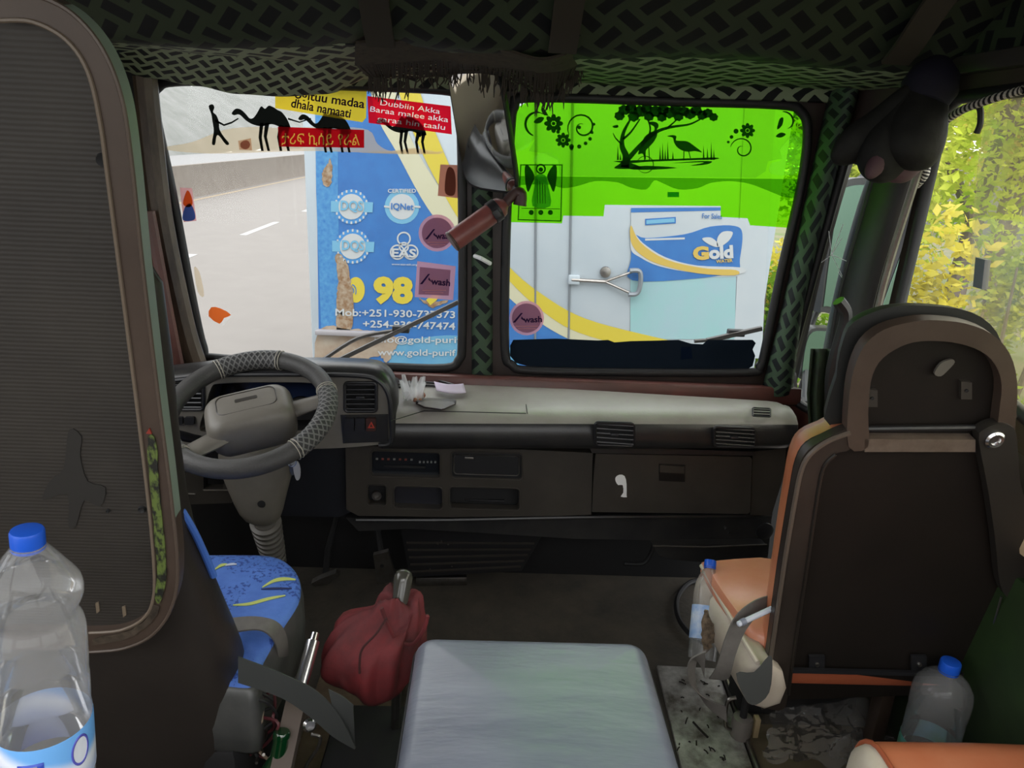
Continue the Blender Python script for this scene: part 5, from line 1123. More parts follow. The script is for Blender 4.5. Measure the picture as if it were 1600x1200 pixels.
# cushion: blue top, grey vinyl sides
def bluemat():
    m = mat('blue_pattern_cloth', (.055, .14, .52), .75, 0, (.11, .24, .70), 16, .2, .15, 300); n = m.node_tree; b = n.nodes['Principled BSDF']
    base = b.inputs['Base Color'].links[0].from_socket
    t = sh(n, 'ShaderNodeTexCoord'); vo = sh(n, 'ShaderNodeTexNoise'); vo.inputs['Scale'].default_value = 120; n.links.new(t.outputs['Object'], vo.inputs[0])
    ms = sh(n, 'ShaderNodeTexNoise'); ms.inputs['Scale'].default_value = 9; n.links.new(t.outputs['Object'], ms.inputs[0])
    k = mnode(n, 'MULTIPLY', mnode(n, 'GREATER_THAN', vo.outputs[0], .56), mnode(n, 'GREATER_THAN', ms.outputs[0], .50))
    mx = sh(n, 'ShaderNodeMix'); mx.data_type = 'RGBA'; n.links.new(mnode(n, 'MULTIPLY', k, .75), mx.inputs[0]); n.links.new(base, mx.inputs[6]); mx.inputs[7].default_value = (.018, .045, .26, 1); n.links.new(mx.outputs[2], b.inputs['Base Color']); return m
ZC = .475
top_px = sm2([(325, 868), (400, 868), (438, 874), (462, 892), (472, 915), (468, 945), (440, 990), (412, 1040), (396, 1078), (352, 1078)], 4, False)
tp = [PZ(x, y, ZC) for x, y in top_px]; tp = tp + [V((-.86, tp[-1].y, ZC)), V((-.88, tp[0].y, ZC))]
c = sum(tp, V()) / len(tp)
def off(s_, z): return [V((c.x + (p.x - c.x) * s_, c.y + (p.y - c.y) * s_, z)) for p in tp]
MB().bridge([off(.975, ZC - .004), off(.95, ZC + .006), off(.86, ZC + .011), off(.5, ZC + .0118), off(.2, ZC + .012)]).build('seat_cushion', bluemat(), ds, 60)
MB().bridge([off(.93, .33), off(1.0, .35), off(1.03, .40), off(1.02, .45), off(.985, ZC - .004), off(.95, ZC + .003)], cap=True).build('cushion_side', mat('grey_vinyl', (.050, .052, .052), .36, 0, (.085, .085, .082), 20, .3, .12, 40), ds, 60)
M_lem = mat('lemon_thread', (.52, .60, .16), .7); M_navyt = mat('navy_thread', (.02, .03, .12), .7)
def streak(px, m, w=4):
    q = sm2(px, 5, False); k = len(q); up_, lo_ = [], []
    for i, (x, y) in enumerate(q):
        ww = w * math.sin(math.pi * (.08 + .84 * i / (k - 1))) * .5; up_.append((x, y - ww)); lo_.append((x, y + ww))
    pz = lambda x, y: PZ(x, y, ZC + .0124)
    MB().plate([pz(x, y) for x, y in up_ + lo_[::-1]], (), (0, 0, .0014)).build('print_streak', m, ds)
streak([(410, 918), (428, 908), (445, 905), (462, 906)], M_lem, 5); streak([(408, 921), (430, 920), (456, 920)], M_navyt, 3)
streak([(364, 946), (390, 944), (420, 936), (446, 931)], M_lem, 4.5); streak([(336, 890), (345, 884), (355, 882)], M_lem, 4); streak([(352, 884), (362, 882), (370, 882)], mat('pale_thread', (.55, .62, .75), .7), 3)
MB().box((-.60, 1.16, .18), (.40, .34, .34), None, .02).build('base', M_blackm, ds)
MB().box((-.40, 1.15, .08), (.03, .5, .03)).build('rail', M_steel, ds)
# lap belt over the cushion and the loose strap end
M_web = mat('grey_webbing', (.105, .096, .088), .6, 0, (.14, .13, .12), 50, .3); M_webd = mat('dark_webbing', (.040, .043, .042), .6)
bl = thing('seat_belt', 'grey belt webbing across the rear of the blue driver cushion', 'seat belt', PZ(400, 980, .48))
MB().ribbon([PZ(362, 966, .505), PZ(400, 964, .512), PZ(432, 972, .508), PZ(447, 994, .47), PZ(450, 1030, .40)], [PZ(366, 988, .505), PZ(400, 984, .512), PZ(420, 992, .508), PZ(432, 1012, .47), PZ(434, 1050, .40)], .003).build('lap_strap', M_web, bl)
b2 = thing('seat_belt', 'wide dark loose belt strap folded in front of the metal lever beside the driver seat', 'seat belt', P(470, 1090, .98))
MB().ribbon([P(372, 1026, .95), P(440, 1052, .97), P(495, 1080, .99), P(532, 1120, 1.0), P(556, 1168, 1.0)], [P(372, 1066, .95), P(440, 1090, .97), P(485, 1120, .99), P(520, 1150, 1.0), P(554, 1170, 1.0)], .003).build('strap', M_webd, b2)
MB().ribbon([P(513, 1077, 1.005), P(535, 1088, 1.01), P(552, 1102, 1.01)], [P(520, 1108, 1.005), P(540, 1140, 1.01), P(555, 1168, 1.01)], .003).build('strap_end', M_webd, b2)

# ------------------------------------------------------------------ lever, bottle, gear stick
lv = thing('hand_lever', 'upright steel lever with brown square tube beside the driver seat', 'lever', P(462, 1230, .98))
top_, mid, bot = P(493, 988, 1.16), P(468, 1078, 1.08), P(428, 1260, .93)
MB().lathe([(.0001, 0), (.007, .001), (.0075, .014), (.0125, .016), (.0125, (top_ - mid).length)], top_, mid - top_, 18).build('chrome_bar', M_chrome, lv)
dn = (bot - mid).normalized(); s_ = dn.cross(V((0, 1, 0))).normalized(); f_ = s_.cross(dn)
MB().bridge([[q + s_ * a * .0165 + f_ * b * .0165 for a, b in ((-1, -1), (1, -1), (1, 1), (-1, 1))] for q in (mid + dn * .004, bot, bot + V((0, 0, -.22)))]).build('square_tube', mat('tube_brown', (.11, .085, .072), .4), lv)
a = P(482, 1130, 1.03); MB().lathe([(.006, 0), (.011, .002), (.012, .012), (.008, .016)], a, (.4, -.8, .4), 16).build('bolt', M_chrome, lv)
MB().tube(smooth([P(486, 1148, 1.0), P(500, 1152, 1.0), P(496, 1170, 1.0), P(482, 1190, 1.0), P(476, 1205, 1.0)], 5), .003, 6).build('spring_hook', M_steel, lv)
gbt = thing('glass_bottle', 'green glass bottle standing on the floor behind the lever beside the driver seat', 'bottle', P(430, 1240, .96))
M_gg = bpy.data.materials.new('green_glass'); M_gg.use_nodes = True; b = M_gg.node_tree.nodes['Principled BSDF']; b.inputs['Base Color'].default_value = (.002, .028, .008, 1); b.inputs['Roughness'].default_value = .08; b.inputs['Coat Weight'].default_value = .6
g0 = P(420, 1290, .955); g1 = P(441, 1142, 1.0); ax = g1 - g0; L_ = ax.length
MB().lathe([(.001, 0), (.028, .002), (.030, .01), (.030, L_ * .50), (.026, L_ * .60), (.014, L_ * .74), (.0125, L_ * .93), (.0145, L_ * .94), (.0145, L_ * .98), (.012, L_)], g0, ax, 28).build('body', M_gg, gbt, 40)
MB().lathe([(.0304, L_ * .30), (.0306, L_ * .31), (.0306, L_ * .44), (.0304, L_ * .45)], g0, ax, 28, False).build('label', mat('bottle_label', (.03, .10, .05), .5, 0, (.20, .26, .20), 40, .5), gbt)
# gear lever under a red cloth boot
gl = thing('gear_lever', 'gear lever with smooth grey knob in a dusty red cloth gaiter', 'gear lever', (-.19, 1.22, .02))
M_knob = mat('knob_grey', (.055, .053, .044), .12)
k0, k1 = P(625, 944, 1.235), P(632, 889, 1.27); ax = k1 - k0; L_ = ax.length
MB().lathe([(.014, -.01), (.0155, 0), (.017, L_ * .3), (.0185, L_ * .6), (.0185, L_ * .78), (.015, L_ * .92), (.008, L_ * .99), (.0005, L_)], k0, ax, 24).build('knob', M_knob, gl, 60)
M_redcloth = mat('red_cloth', (.20, .018, .022), .75, 0, (.045, .013, .014), 7, .45, .8, 22)
gr = []; rr = random.Random(5); NB = 80
for i, (x, y, Y, rx, ry) in enumerate(((622, 934, 1.24, .022, .020), (622, 928, 1.245, .034, .030), (624, 936, 1.24, .044, .036), (622, 952, 1.235, .046, .040), (612, 962, 1.23, .062, .055), (596, 978, 1.225, .082, .075), (584, 1002, 1.22, .094, .088), (582, 1028, 1.215, .096, .090), (584, 1048, 1.21, .086, .082), (586, 1066, 1.205, .060, .06))):
    p = P(x, y, Y); rg = []
    for q in range(NB):
        a = 2 * math.pi * q / NB; fold = 1 + (.09 + .014 * i if i < 8 else .08) * (.5 * math.sin(5 * a + i * .35) + .75 * (abs(math.sin(4.5 * a + 1.3 - i * .22)) ** .6 - .6) + .3 * math.sin(13 * a + i * .5)) + .06 * noise.noise(V((math.cos(a) * 2, math.sin(a) * 2, i * .5)))
        rg.append(p + V((math.cos(a) * rx * fold, math.sin(a) * ry * fold, .012 * math.sin(3 * a + i) + .010 * noise.noise(V((math.cos(a) * 3, math.sin(a) * 3, i))))))
    gr.append(rg)
MB().bridge(gr).build('gaiter', M_redcloth, gl, 70, 1)
MB().tube(smooth([P(x, y, 1.115) for x, y in ((604, 966), (588, 990), (566, 1014), (562, 1036), (562, 1052))], 5), .0022, 6).build('seam', mat('seam_dark', (.05, .012, .012), .8), gl)
MB().tube(smooth([P(x, y, 1.17) for x, y in ((596, 950), (606, 976), (620, 1000), (644, 1006), (662, 984), (668, 962))], 5), .004, 6).build('fold_edge', M_redcloth, gl)
MB().tube([P(625, 944, 1.235), V((-.17, 1.23, .02))], .010, 8).build('shaft', M_steel, gl)
tag(MB().box((-.20, 1.20, .095), (.20, .20, .18), None, .02).build('gear_housing', M_blackm), 'black housing under the red gaiter', 'housing')

# ------------------------------------------------------------------ middle seat cushion
ms = thing('middle_seat', 'shiny black vinyl middle seat cushion with painted grey sheen in the centre of the cab', 'seat', (.10, .80, .02))
M_sheen = mat('black_vinyl_sheen', (.125, .140, .185), .30, 0, (.23, .25, .31), 2.2, .15, .45, 9, .8, (1, 4, 1), .08)  # window sheen painted as grey blue over black vinyl
def cush(x0, x1, y0, y1, z0, z1, r=.03, cr=.035, n=8, crown=.012, yaw=0, nx=14):
    """padded cushion: rounded plan, rolled edges, crowned top"""
    cx, cy = (x0 + x1) / 2, (y0 + y1) / 2; hw, hd = (x1 - x0) / 2, (y1 - y0) / 2; rings = []
    def rg(ins, z): return [V((cx + x, cy + y, z)) for x, y in rrect(0, 0, hw - ins, hd - ins, max(cr - ins, .006), 5)]
    rings.append(rg(r * .6, z0)); rings.append(rg(.1 * r, z0 + r * .4))
    rings.append(rg(0, (z0 + z1) / 2 - r * .3))
    for k in range(7):
        a = R(90 * k / 6); rings.append(rg(r * (1 - math.cos(a)), z1 - r + r * math.sin(a)))
    for s_ in (.08, .16, .24, .3): 
        ins = min(hw, hd) * s_ * 2.4; rings.append(rg(r + ins, z1 + crown * (1 - (1 - s_ * 3) ** 2 if s_ < .33 else 1)))
    return MB().bridge(rings)
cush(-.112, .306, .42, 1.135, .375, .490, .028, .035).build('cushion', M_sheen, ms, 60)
MB().tube([V((x, y, .462)) for x, y in rrect(.097, .7775, .2095, .358, .035, 5)], .003, 6, True).build('piping', M_black, ms)
MB().box((.10, .78, .20), (.36, .62, .36), None, .02).build('base', M_blackm, ms)

# ------------------------------------------------------------------ passenger seat
ps = thing('passenger_seat', 'passenger seat seen from behind with brown framed headrest and black back panel', 'seat', (.74, 1.3, .02))
SO, SN = V((0, 1.22, .38)), V((.02, 1, .17)).normalized()
def S_(x, y, d=0): return PP(x, y, SO, SN) + SN * d
body = sm2([(1200, 1098), (1188, 1090), (1200, 1010), (1218, 880), (1236, 770), (1246, 722), (1262, 696), (1295, 680), (1322, 672), (1440, 668), (1560, 672), (1586, 692), (1597, 740), (1594, 820), (1582, 900), (1560, 990), (1545, 1070), (1530, 1085)], 3)
M_orange = mat('orange_vinyl', (.46, .13, .055), .36, 0, (.54, .20, .10), 6, .3, .12, 40); M_orange_lit = mat('orange_vinyl_highlight', (.55, .19, .10), .34, 0, (.62, .29, .19), 7, .3, .12, 30); M_cream_v = mat('cream_vinyl', (.56, .50, .42), .45, 0, (.46, .39, .31), 8, .3, .15, 30)  # second orange is paler and pinker to paint in the cushion highlight
M_panel = mat('black_panel', (.011, .009, .0075), .5, 0, (.017, .013, .011), 4, .4, .05, 60, .22)
bk = [S_(x, y, .012) for x, y in body]; cc = sum(bk, V()) / len(bk)
MB().bridge([bk, [cc + (p - cc) * .985 + SN * .03 for p in bk], [cc + (p - cc) * .94 + SN * .06 for p in bk], [cc + (p - cc) * .82 + SN * .08 for p in bk]]).build('backrest', M_orange, ps, 50)
MB().plate(bk, (), SN * -.006).build('back_panel', M_panel, ps)
# brown frame strip along the near side and base
fl_o = sm2([(1196, 1098), (1186, 1092), (1198, 1010), (1216, 880), (1234, 770), (1244, 722), (1258, 696), (1290, 676), (1324, 664), (1324, 694), (1300, 702), (1282, 722), (1272, 770), (1256, 880), (1238, 1000), (1228, 1075), (1220, 1100)], 3)
MB().plate([S_(x, y, .004) for x, y in fl_o], (), SN * -.018).build('frame_side', mat('frame_near_black', (.020, .015, .012), .4, 0, (.036, .028, .023), 9, .4), ps, 30)
MB().tube(smooth([S_(x, y, -.016) for x, y in ((1190, 1085), (1202, 1008), (1220, 880), (1238, 770), (1248, 724), (1262, 700), (1290, 680), (1322, 668))], 4), .0045, 6).build('frame_edge_highlight', mat('frame_edge_highlight', (.10, .078, .062), .35), ps)  # lighter bead paints in the highlight of the frame edge
MB().tube(smooth([S_(x, y, -.016) for x, y in ((1228, 1075), (1238, 1000), (1256, 880), (1272, 770), (1282, 722), (1300, 702))], 4), .003, 6).build('frame_edge', mat('frame_edge_black', (.02, .016, .013), .4), ps)
hr_o = sm2([(1320, 690), (1320, 620), (1328, 570), (1345, 532), (1375, 508), (1420, 496), (1455, 494), (1500, 499), (1540, 515), (1568, 545), (1580, 590), (1578, 650), (1572, 690), (1548, 690), (1552, 640), (1556, 595), (1546, 563), (1524, 542), (1490, 530), (1455, 526), (1420, 528), (1390, 540), (1366, 560), (1354, 590), (1350, 640), (1350, 690)], 3)
MB().plate([S_(x, y, .006) for x, y in hr_o], (), SN * -.022).build('headrest_frame', M_frame, ps, 30)
hp_ = sm2([(1346, 672), (1346, 600), (1352, 572), (1366, 550), (1395, 532), (1455, 522), (1520, 532), (1548, 556), (1560, 595), (1556, 672)], 3)
MB().plate([S_(x, y, .012) for x, y in hp_], (), SN * .012).build('headrest_panel', M_panel, ps)
pad_px = sm2([(1316, 690), (1316, 600), (1326, 545), (1345, 512), (1400, 490), (1460, 487), (1530, 497), (1572, 530), (1586, 590), (1582, 690)], 3)
hpd = [S_(x, y, .024) for x, y in pad_px]; cc = sum(hpd, V()) / len(hpd)
MB().bridge([hpd, [cc + (p - cc) * .955 + SN * .02 for p in hpd], [cc + (p - cc) * .85 + SN * .04 for p in hpd]]).build('headrest_pad', mat('headrest_black', (.018, .018, .017), .6), ps, 50)
rr = random.Random(12)
MB().plate([S_(x, y, .0) for x, y in sm2([(1460, 584), (1470, 568), (1486, 562), (1492, 566), (1482, 578), (1470, 588)], 3)], (), SN * .004).build('torn_scrap', mat('scrap_grey', (.10, .09, .075), .7), ps)
for x, y in ((1364, 624), (1512, 612)): MB().plate([S_(x + a, y + b, .004) for a, b in ((-8, -14), (9, -12), (9, 14), (-8, 14))], (), SN * .008).build('bracket', mat('bracket%d' % x, (.038, .032, .027), .5), ps); MB().lathe([(.003, 0), (.003, -.002)], S_(x, y, .004), SN, 8).build('screw', M_blackm, ps)
MB().tube([S_(1352, 668, -.004), S_(1520, 666, -.004)], .005, 8).build('lower_rod', M_black, ps)
MB().plate([S_(x, y, -.016) for x, y in ((1345, 678), (1516, 679), (1516, 698), (1345, 698))], (), SN * .02).build('cross_bar', mat('bar_brown', (.10, .072, .055), .35, 0, (.16, .125, .10), 30, .4), ps)
arm = sm2([(1518, 676), (1526, 660), (1548, 652), (1572, 658), (1578, 690), (1582, 740), (1594, 790), (1590, 850), (1586, 900), (1570, 925), (1552, 900), (1544, 830), (1532, 750)], 3)
MB().plate([S_(x, y, -.022) for x, y in arm], (), SN * .02).build('recliner_cover', mat('cover_black', (.022, .019, .016), .5), ps)
MB().lathe([(.0145, 0), (.0155, -.004), (.012, -.007), (.008, -.006), (.007, -.003), (.0005, -.003)], S_(1541, 675, -.022), SN, 24).build('bolt_washer', M_chrome, ps, 30)
MB().tube([S_(1555, 920, -.02), S_(1512, 1080, -.02)], .002, 6).build('bright_rod', M_steel, ps)
for x, y in ((1275, 1034), (1434, 1034)): MB().plate([S_(x + a, y + b, -.006) for a, b in ((-12, -12), (12, -12), (12, 12), (-12, 12))], (), SN * .006).build('hinge_plate', M_black, ps); MB().lathe([(.005, 0), (.004, -.004)], S_(x, y, -.006), SN, 10).build('hinge_bolt', M_steel, ps)
MB().box((S_(1220, 1044, -.01) + S_(1520, 1044, -.01)) / 2, ((S_(1220, 1044) - S_(1500, 1044)).length, .008, .008)).build('hinge_rail', M_black, ps)
a, b = S_(1222, 1066, .03), S_(1515, 1066, .03); MB().box((a + b) / 2, ((b - a).length, .05, .04), None, .008).build('lower_edge', mat('orange_dark', (.28, .07, .03), .5), ps)
# lower side bolster curl at the near bottom corner
MB().bridge([[P(x, y, Y_) for x, y in sm2([(1150, 1052), (1178, 1050), (1202, 1024), (1207, 1040), (1202, 1082), (1182, 1101), (1166, 1094)], 3)] for Y_ in (1.145, 1.16)]).build('side_guard', mat('guard_grey', (.065, .068, .066), .45), ps)
# cushion
def cpx(pts, z): return [PZ(x, y, z) for x, y in pts]
tpx = sm2([(1098, 884), (1112, 878), (1222, 877), (1240, 940), (1240, 1000), (1196, 1000), (1160, 980), (1122, 930)], 3)
tp = cpx(tpx, .425); tp = [V((p.x if p.x < .64 else p.x, p.y, p.z)) for p in tp]
MB().bridge([[V((p.x, p.y, .40)) for p in tp], tp, [sum(tp, V()) / len(tp) + (p - sum(tp, V()) / len(tp)) * .9 + V((0, 0, .012)) for p in tp]]).build('cushion_top', M_orange_lit, ps, 50)
MB().box((.81, 1.42, .38), (.33, .28, .08), None, .03).build('cushion_body', M_orange_lit, ps, 50)
side_top = smooth(cpx([(1096, 884), (1122, 930), (1155, 988), (1184, 1036)], .420), 4)
side_mid = smooth(cpx([(1080, 912), (1102, 952), (1130, 1000), (1158, 1046)], .385), 4); side_bot = smooth([p + V((.012, 0, -.10)) for p in cpx([(1080, 912), (1102, 952), (1130, 1000), (1158, 1046)], .385)], 4)
back_ = [p + V((.10, 0, 0)) for p in side_bot]
srg = [[a, b, c, d, e + V((.06, 0, 0))] for a, b, c, d, e in zip(side_top, side_mid, side_bot, back_, side_top)]
ec = sum(srg[-1], V()) / 5
MB().bridge(srg + [[ec + (p - ec) * .8 + V((0, -.008, 0)) for p in srg[-1]], [ec + (p - ec) * .4 + V((0, -.012, 0)) for p in srg[-1]]]).build('cushion_side', M_cream_v, ps, 60, 1)
MB().tube(side_top, .005, 8).build('piping', mat('piping_cream', (.55, .48, .40), .5), ps)
MB().plate([p + V((-.004, -.002, 0)) for p in [P(x, y, 1.33) for x, y in ragged([(1104, 955), (1112, 962), (1120, 985), (1114, 1010), (1102, 1018), (1100, 985)], 2, 8)]], (), (0, .004, 0)).build('torn_hole', mat('torn_foam', (.012, .009, .007), .9, 0, (.30, .22, .15), 60, .35), ps)
MB().box((.80, 1.52, .18), (.30, .10, .34), None, .02).build('base', M_blackm, ps)
MB().box((.93, 1.36, .18), (.03, .04, .34), None, .004).build('leg', M_frame, ps)
# tan sleeve shape by the door, belt loops, pen, anchor
b3 = thing('seat_belt', 'wide grey belt webbing looped beside the orange passenger cushion', 'seat belt', PZ(1150, 1130, .02))
MB().ribbon([P(1212, 928, 1.24), P(1180, 938, 1.22), P(1150, 962, 1.20), P(1132, 1000, 1.19), P(1120, 1040, 1.19), P(1108, 1060, 1.20)], [P(1212, 950, 1.24), P(1184, 962, 1.22), P(1164, 986, 1.20), P(1150, 1020, 1.19), P(1140, 1056, 1.19), P(1130, 1062, 1.20)], .003).build('upper_loop', M_web, b3)
MB().ribbon([P(1102, 1018, 1.20), P(1078, 1032, 1.20), P(1076, 1062, 1.20), P(1098, 1088, 1.20), P(1134, 1104, 1.20)], [P(1100, 1058, 1.215), P(1090, 1030, 1.215), P(1086, 1064, 1.215), P(1104, 1102, 1.21), P(1136, 1128, 1.20)], .003).build('lower_loop', M_web, b3)
MB().tube(smooth([P(x, y, 1.22) for x, y in ((1150, 1090), (1138, 1094), (1134, 1112), (1134, 1134), (1142, 1140))], 5), .004, 8).build('buckle_ring', M_steel, b3)
an = thing('belt_anchor', 'grey metal belt anchor cylinder on the floor behind the passenger seat corner', 'anchor', PZ(1158, 1150, .0))
a = PZ(1156, 1150, .012); MB().lathe([(.020, 0), (.024, .004), (.025, .05), (.022, .056), (.010, .058)], a, (0, 0, 1), 20).build('drum', mat('drum_grey', (.20, .18, .165), .4, .3), an)
MB().box(a + V((.034, .0, .03)), (.014, .02, .055), None, .003).build('tan_tab', mat('tan_tab', (.34, .26, .15), .6), an)
MB().tube([a + V((.0, .0, .05)), a + V((.01, .03, .30))], .009, 8).build('post', M_blackm, an)
pe = thing('pen', 'clear capped pen resting on the orange passenger cushion', 'pen', PZ(1180, 960, .45))
a, b = P(1152, 976, 1.175), P(1206, 951, 1.195)
MB().lathe([(.003, 0), (.0055, .002), (.0055, (b - a).length)], a, b - a, 12).build('barrel', mat('pen_clear', (.55, .58, .66), .2), pe)
MB().lathe([(.0068, .008), (.0068, .018)], a, b - a, 12).build('clip_band', mat('pen_grey', (.20, .22, .28), .4), pe)
tag(MB().tube(smooth([PZ(x, y, .015) for x, y in ((1100, 905), (1075, 912), (1058, 935), (1060, 965), (1078, 990), (1100, 1004))], 6), .008, 8).build('hose', M_rubber), 'black hose looped on the floor beside the passenger cushion', 'hose')

# ------------------------------------------------------------------ orange bench corner behind
rb = thing('rear_bench', 'orange vinyl bench corner with cream end cap in the bottom right corner', 'seat', (.80, .70, .0))
def ringx(x, s_): 
    return [V((x, .70 + y * s_, .40 + z * s_)) for y, z in rrect(0, 0, .225, .10, .065, 6)]
MB().bridge([ringx(x, s_) for x, s_ in ((.612, 1.0), (.63, 1.005), (.78, 1.01), (.93, 1.0))]).build('cushion', M_orange, rb, 60)
MB().bridge([ringx(x, s_) for x, s_ in ((.575, .72), (.583, .88), (.597, .97), (.612, .995))]).build('end_cap', M_cream_v, rb, 60)
MB().tube(ringx(.611, 1.005), .004, 8, True).build('piping', mat('piping_orange', (.34, .085, .035), .5), rb)
MB().box((.77, .68, .15), (.28, .36, .30), None, .01).build('base', M_blackm, rb)

# ------------------------------------------------------------------ water bottles
M_pet = clear('clear_plastic', (.95, .95, .96), .26, .06, .22, (1, 1, 1))
M_cap = mat('blue_cap', (.012, .10, .62), .35)
def ridged(cap, o, ax, r, h):
    mb = MB(); ax = V(ax).normalized(); u = ax.orthogonal().normalized(); v = ax.cross(u); n = 72
    def rg(rad, hh, k=0): return [o + ax * hh + (u * math.cos(a) + v * math.sin(a)) * (rad * (1 - (k if q % 2 else 0))) for q, a in ((q, 2 * math.pi * q / n) for q in range(n))]
    mb.bridge([rg(r * .97, 0), rg(r, .001, .035), rg(r, h * .85, .035), rg(r * .93, h * .98), rg(r * .85, h)]); return mb
def bottle(label, prof, o, ax, cap_r, cap_h, neck_h, lab, group=None):
    t = thing('water_bottle', label, 'bottle', o, group); ax = V(ax).normalized(); o = V(o)
    MB().lathe(prof, o, ax, 40, False).build('body', M_pet, t, 50)
    ridged(None, o + ax * neck_h, ax, cap_r, cap_h).build('cap', M_cap, t, 30)
    MB().lathe([(cap_r * .98, neck_h - .004), (cap_r * 1.0, neck_h - .003), (cap_r * 1.0, neck_h - .001)], o, ax, 32, False).build('cap_ring', M_cap, t)
    if lab: MB().lathe(lab, o, ax, 40, False).build('label', M_lab, t)
    return t
def labmat():
    m = bpy.data.materials.new('bottle_label_print'); m.use_nodes = True; n = m.node_tree; b = n.nodes['Principled BSDF']; b.inputs['Roughness'].default_value = .35
    t = sh(n, 'ShaderNodeTexCoord'); s = sh(n, 'ShaderNodeSeparateXYZ'); n.links.new(t.outputs['Object'], s.inputs[0])
    z = mnode(n, 'ADD', s.outputs[2], mnode(n, 'MULTIPLY', s.outputs[0], .55)); r = sh(n, 'ShaderNodeValToRGB'); e = r.color_ramp.elements; r.color_ramp.interpolation = 'EASE'
    tx_ = sh(n, 'ShaderNodeTexNoise'); tx_.inputs['Scale'].default_value = 14; n.links.new(t.outputs['Object'], tx_.inputs[0])
    z = mnode(n, 'ADD', z, mnode(n, 'MULTIPLY', mnode(n, 'SUBTRACT', tx_.outputs[0], .5), .02))
    mr = sh(n, 'ShaderNodeMapRange'); mr.inputs[1].default_value = -.005; mr.inputs[2].default_value = .085; n.links.new(z, mr.inputs[0]); n.links.new(mr.outputs[0], r.inputs[0])
    e[0].position = 0; e[0].color = (.08, .15, .62, 1); e[1].position = 1; e[1].color = (.15, .40, .80, 1); k = e.new(.55); k.color = (.50, .58, .80, 1); k = e.new(.80); k.color = (.74, .78, .86, 1)
    n.links.new(r.outputs[0], b.inputs['Base Color']); return m
M_lab = labmat()
# near bottle, on a ledge in the left foreground
YBt = .64
ctop = P(42, 828, YBt); cbot = P(75, 1200, YBt); ax = V((ctop.x - cbot.x, 0, ctop.z - cbot.z)).normalized(); o = ctop - ax * .316
bp0 = [(.034, .005), (.044, .0), (.0455, .012), (.0455, .05), (.0445, .055), (.0455, .060), (.0455, .098), (.0440, .104), (.0450, .112), (.0450, .140), (.0436, .146), (.0450, .152), (.0450, .185), (.0446, .200), (.0425, .210), (.0385, .217), (.0365, .221), (.0385, .226), (.0425, .234), (.0445, .241), (.0445, .249), (.0425, .257), (.0335, .271), (.0245, .285), (.0175, .295), (.0148, .2985), (.0142, .303)]
bt = bottle('large clear water bottle with blue cap in the left foreground', bp0, o, ax, .0150, .0170, .2995, [(.0459, .020), (.0462, .022), (.0462, .088), (.0455, .090)])
lo = o
def onB(u, h):  # a place on the bottle's label facing the camera side
    t = (EYE - lo); t = V((t.x, t.y, 0)).normalized(); s2 = V((-t.y, t.x, 0)); a = u / .0463
    return lo + ax * h + (t * math.cos(a) + s2 * math.sin(a)) * .0465
bl_ = MB().bridge([[onB(u, h) for u in (-.030, -.022, -.014, -.006)] for h in (.035, .05, .064, .072)], closed=False, cap=False); bl_.open = True
bl_.build('label_block', mat('label_blue', (.03, .07, .48), .4), bt, 60, 0, .0004)
pr_ = lambda x, y: onB(x, y)
for k in range(5):
    q_ = MB().bridge([[onB(u, .066 - k * .006 + dz) for u in (-.027, -.02, -.012)] for dz in (0, .003)], closed=False, cap=False); q_.open = True; q_.build('label_line', M_tw, bt, 60, 0, .0009)
oval = [onB(.030 + .011 * math.cos(a), .062 + .019 * math.sin(a)) for a in (2 * math.pi * q / 24 for q in range(24))]
oval2 = [onB(.030 + .009 * math.cos(a), .062 + .016 * math.sin(a)) for a in (2 * math.pi * q / 24 for q in range(24))]
q_ = MB().bridge([oval, oval2], cap=False); q_.open = True; q_.build('label_oval', mat('oval_violet', (.10, .10, .50), .4), bt, 60, 0, .0009)
q_ = MB().bridge([oval2, [sum(oval2, V()) / 24 + (p - sum(oval2, V()) / 24) * .1 for p in oval2]], cap=True); q_.open = True; q_.build('label_oval_inside', mat('oval_white', (.72, .76, .84), .4), bt, 60, 0, .0007)
lg = thing('storage_box', 'dark brown locker below the near water bottle', 'box', (-.42, .30, 0))
MB().box((-.47, .48, (o.z - .002) / 2), (.34, .30, o.z - .002), None, .01).build('body', M_vinyl, lg)
# bottle on the floor panel behind the passenger seat
a = P(1487, 1031, 1.15); K = 1.12; o2 = V((a.x, a.y, a.z - .232 * K)); bp1_ = None
h2 = .232
bp1 = [(.036, .004), (.045, 0), (.046, .02), (.046, .07), (.045, .075), (.046, .08), (.046, .115), (.0445, .122), (.047, .130), (.0475, .160), (.045, .176), (.036, .191), (.024, .201), (.0155, .206), (.0145, .212)]
M_lab2 = mat('green_label', (.08, .30, .12), .4, 0, (.15, .42, .60), 12, .5)
bp1 = [(r_ * K, h_ * K) for r_, h_ in bp1]
b2_ = bottle('squat clear water bottle with blue cap behind the passenger seat', bp1, o2, (0, 0, 1), .0165 * K, .018 * K, .211 * K, None)
MB().lathe([(.0464 * K, .03), (.0466 * K, .032), (.0466 * K, .070), (.0464 * K, .072)], o2, (0, 0, 1), 40, False).build('label', M_lab2, b2_)
tag(MB().box((o2.x - .01, o2.y, o2.z / 2 - .001), (.15, .16, o2.z - .006), None, .01).build('wooden_box', M_blackm), 'dark box under the squat water bottle', 'box')
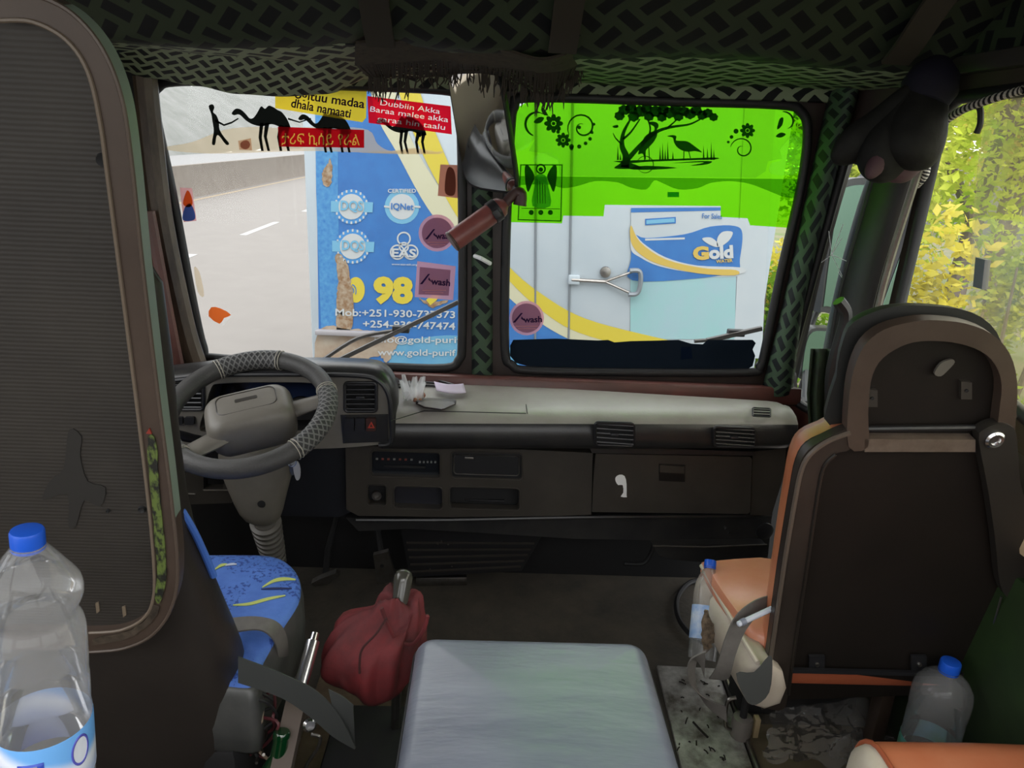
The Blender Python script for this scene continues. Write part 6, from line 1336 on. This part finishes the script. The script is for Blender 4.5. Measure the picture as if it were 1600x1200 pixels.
# (third bottle)
# bottle standing between cushion and floor on the passenger side
a = P(1110, 878, 1.47); ax3 = V((-.10, .12, 1)).normalized(); o3 = a - ax3 * .28
K3 = (a - (P(1104, 1000, 1.34) + V((-.004, 0, -.05)))).length / .277
bp2 = [(r_, h_ * K3) for r_, h_ in ((.022, .003), (.030, 0), (.031, .02), (.031, .19), (.028, .215), (.018, .245), (.0125, .255), (.0125, .262))]
b3_ = bottle('clear water bottle with blue label wedged beside the passenger cushion', bp2, P(1104, 1000, 1.34) + V((-.004, 0, -.05)), (a - (P(1104, 1000, 1.34) + V((-.004, 0, -.05)))).normalized(), .0135, .016, (a - (P(1104, 1000, 1.34) + V((-.004, 0, -.05)))).length - .012, None)
MB().lathe([(.0314, .04), (.0316, .042), (.0316, .11), (.0314, .112)], LOC[b3_.name], (a - LOC[b3_.name]).normalized(), 32, False).build('label', mat('label_pale_blue', (.25, .42, .75), .4, 0, (.70, .75, .85), 25, .5), b3_)
# crumpled clear plastic wrap on the floor
M_wrap = clear('plastic_wrap', (.95, .94, .92), .20, .12, .26, (1, .98, .95))
def wr(u, v):
    p = PZ(1205 + 225 * u + 40 * v * (u - .3), 1092 + 120 * v, .02); n3 = V((u * 5, v * 4, 0))
    return p + V((.02 * noise.noise(n3 * 1.3), .02 * noise.noise(n3 * 1.7 + V((3, 1, 2))), .034 + .030 * noise.noise(n3 * .8 + V((9, 0, 0))) + .016 * abs(noise.noise(n3 * 1.9)) + .005 * noise.noise(n3 * 5)))
wg_ = MB().grid(wr, 70, 40); wg_.open = True
tag(wg_.build('plastic_wrap', M_wrap, None, 22), 'crumpled clear plastic wrap on the floor behind the passenger seat', 'plastic wrap')
# litter on the bright plate
rr = random.Random(3)
for k in range(26):
    x, y = rr.uniform(1042, 1130), rr.uniform(1060, 1190); x += (y - 1050) * .1
    p = PZ(x, y, .0135); a = rr.uniform(0, 3); l = rr.uniform(.004, .014) * (2.2 if k == 0 else 1)
    o_ = tag(MB().tube([p, p + V((math.cos(a) * l * .5, math.sin(a) * l * .5, .002)), p + V((math.cos(a) * l, math.sin(a) * l, 0))], .0016, 5).build('straw_bit', mat('litter', (.016, .013, .010), .9) if k == 0 else bpy.data.materials['litter']), 'small dark bit of litter lying on the worn metal floor plate', 'litter', 'litter on the metal floor plate')
tag(MB().tube([PZ(1083, 1128, .015), PZ(1094, 1140, .015), PZ(1106, 1152, .015)], .0026, 6).build('twig', bpy.data.materials['litter']), 'dark straight twig on the worn metal floor plate', 'litter')
# green door card and tan stand-in block on the passenger door
MB_ = MB().box((.972, 1.0, .36), (.015, .9, .56), None, .005).build('door_card', M_green); tag(MB_, 'dark green lower door card on the passenger door', 'door panel')
tag(MB().box((.962, 1.13, .735), (.034, .16, .09), None, .015).build('tan_block', mat('bright_window_tan', (.58, .44, .27), .5)), 'tan block on the passenger door in place of a bright low window', 'arm rest')  # made-up block standing in for bright ground seen through low window
# floor clutter beside the driver seat
M_dirt = mat('dirt_brown', (.075, .05, .03), .9, 0, (.15, .11, .07), 20, .4, .4, 40)
tag(MB().box((-.30, 1.42, .02), (.20, .34, .03), None, .008).build('floor_patch', M_dirt), 'dirty brown floor panel beside the pedals', 'floor panel')
wi = thing('wiring', 'tangle of loose dark wires beside the driver seat rail', 'wires', P(400, 1120, 1.0))
rr = random.Random(8)
for k in range(7):
    q = [P(392 + rr.uniform(-8, 40), 1085 + 20 * j + rr.uniform(-8, 8), 1.02 + rr.uniform(-.02, .03)) for j in range(6)]
    MB().tube(smooth(q, 4), .0028, 6).build('wire', (M_rubber, M_steel, mat('wire_maroon%d' % k, (.08, .015, .02), .5), mat('wire_tan%d' % k, (.22, .17, .12), .6))[k % 4], wi)
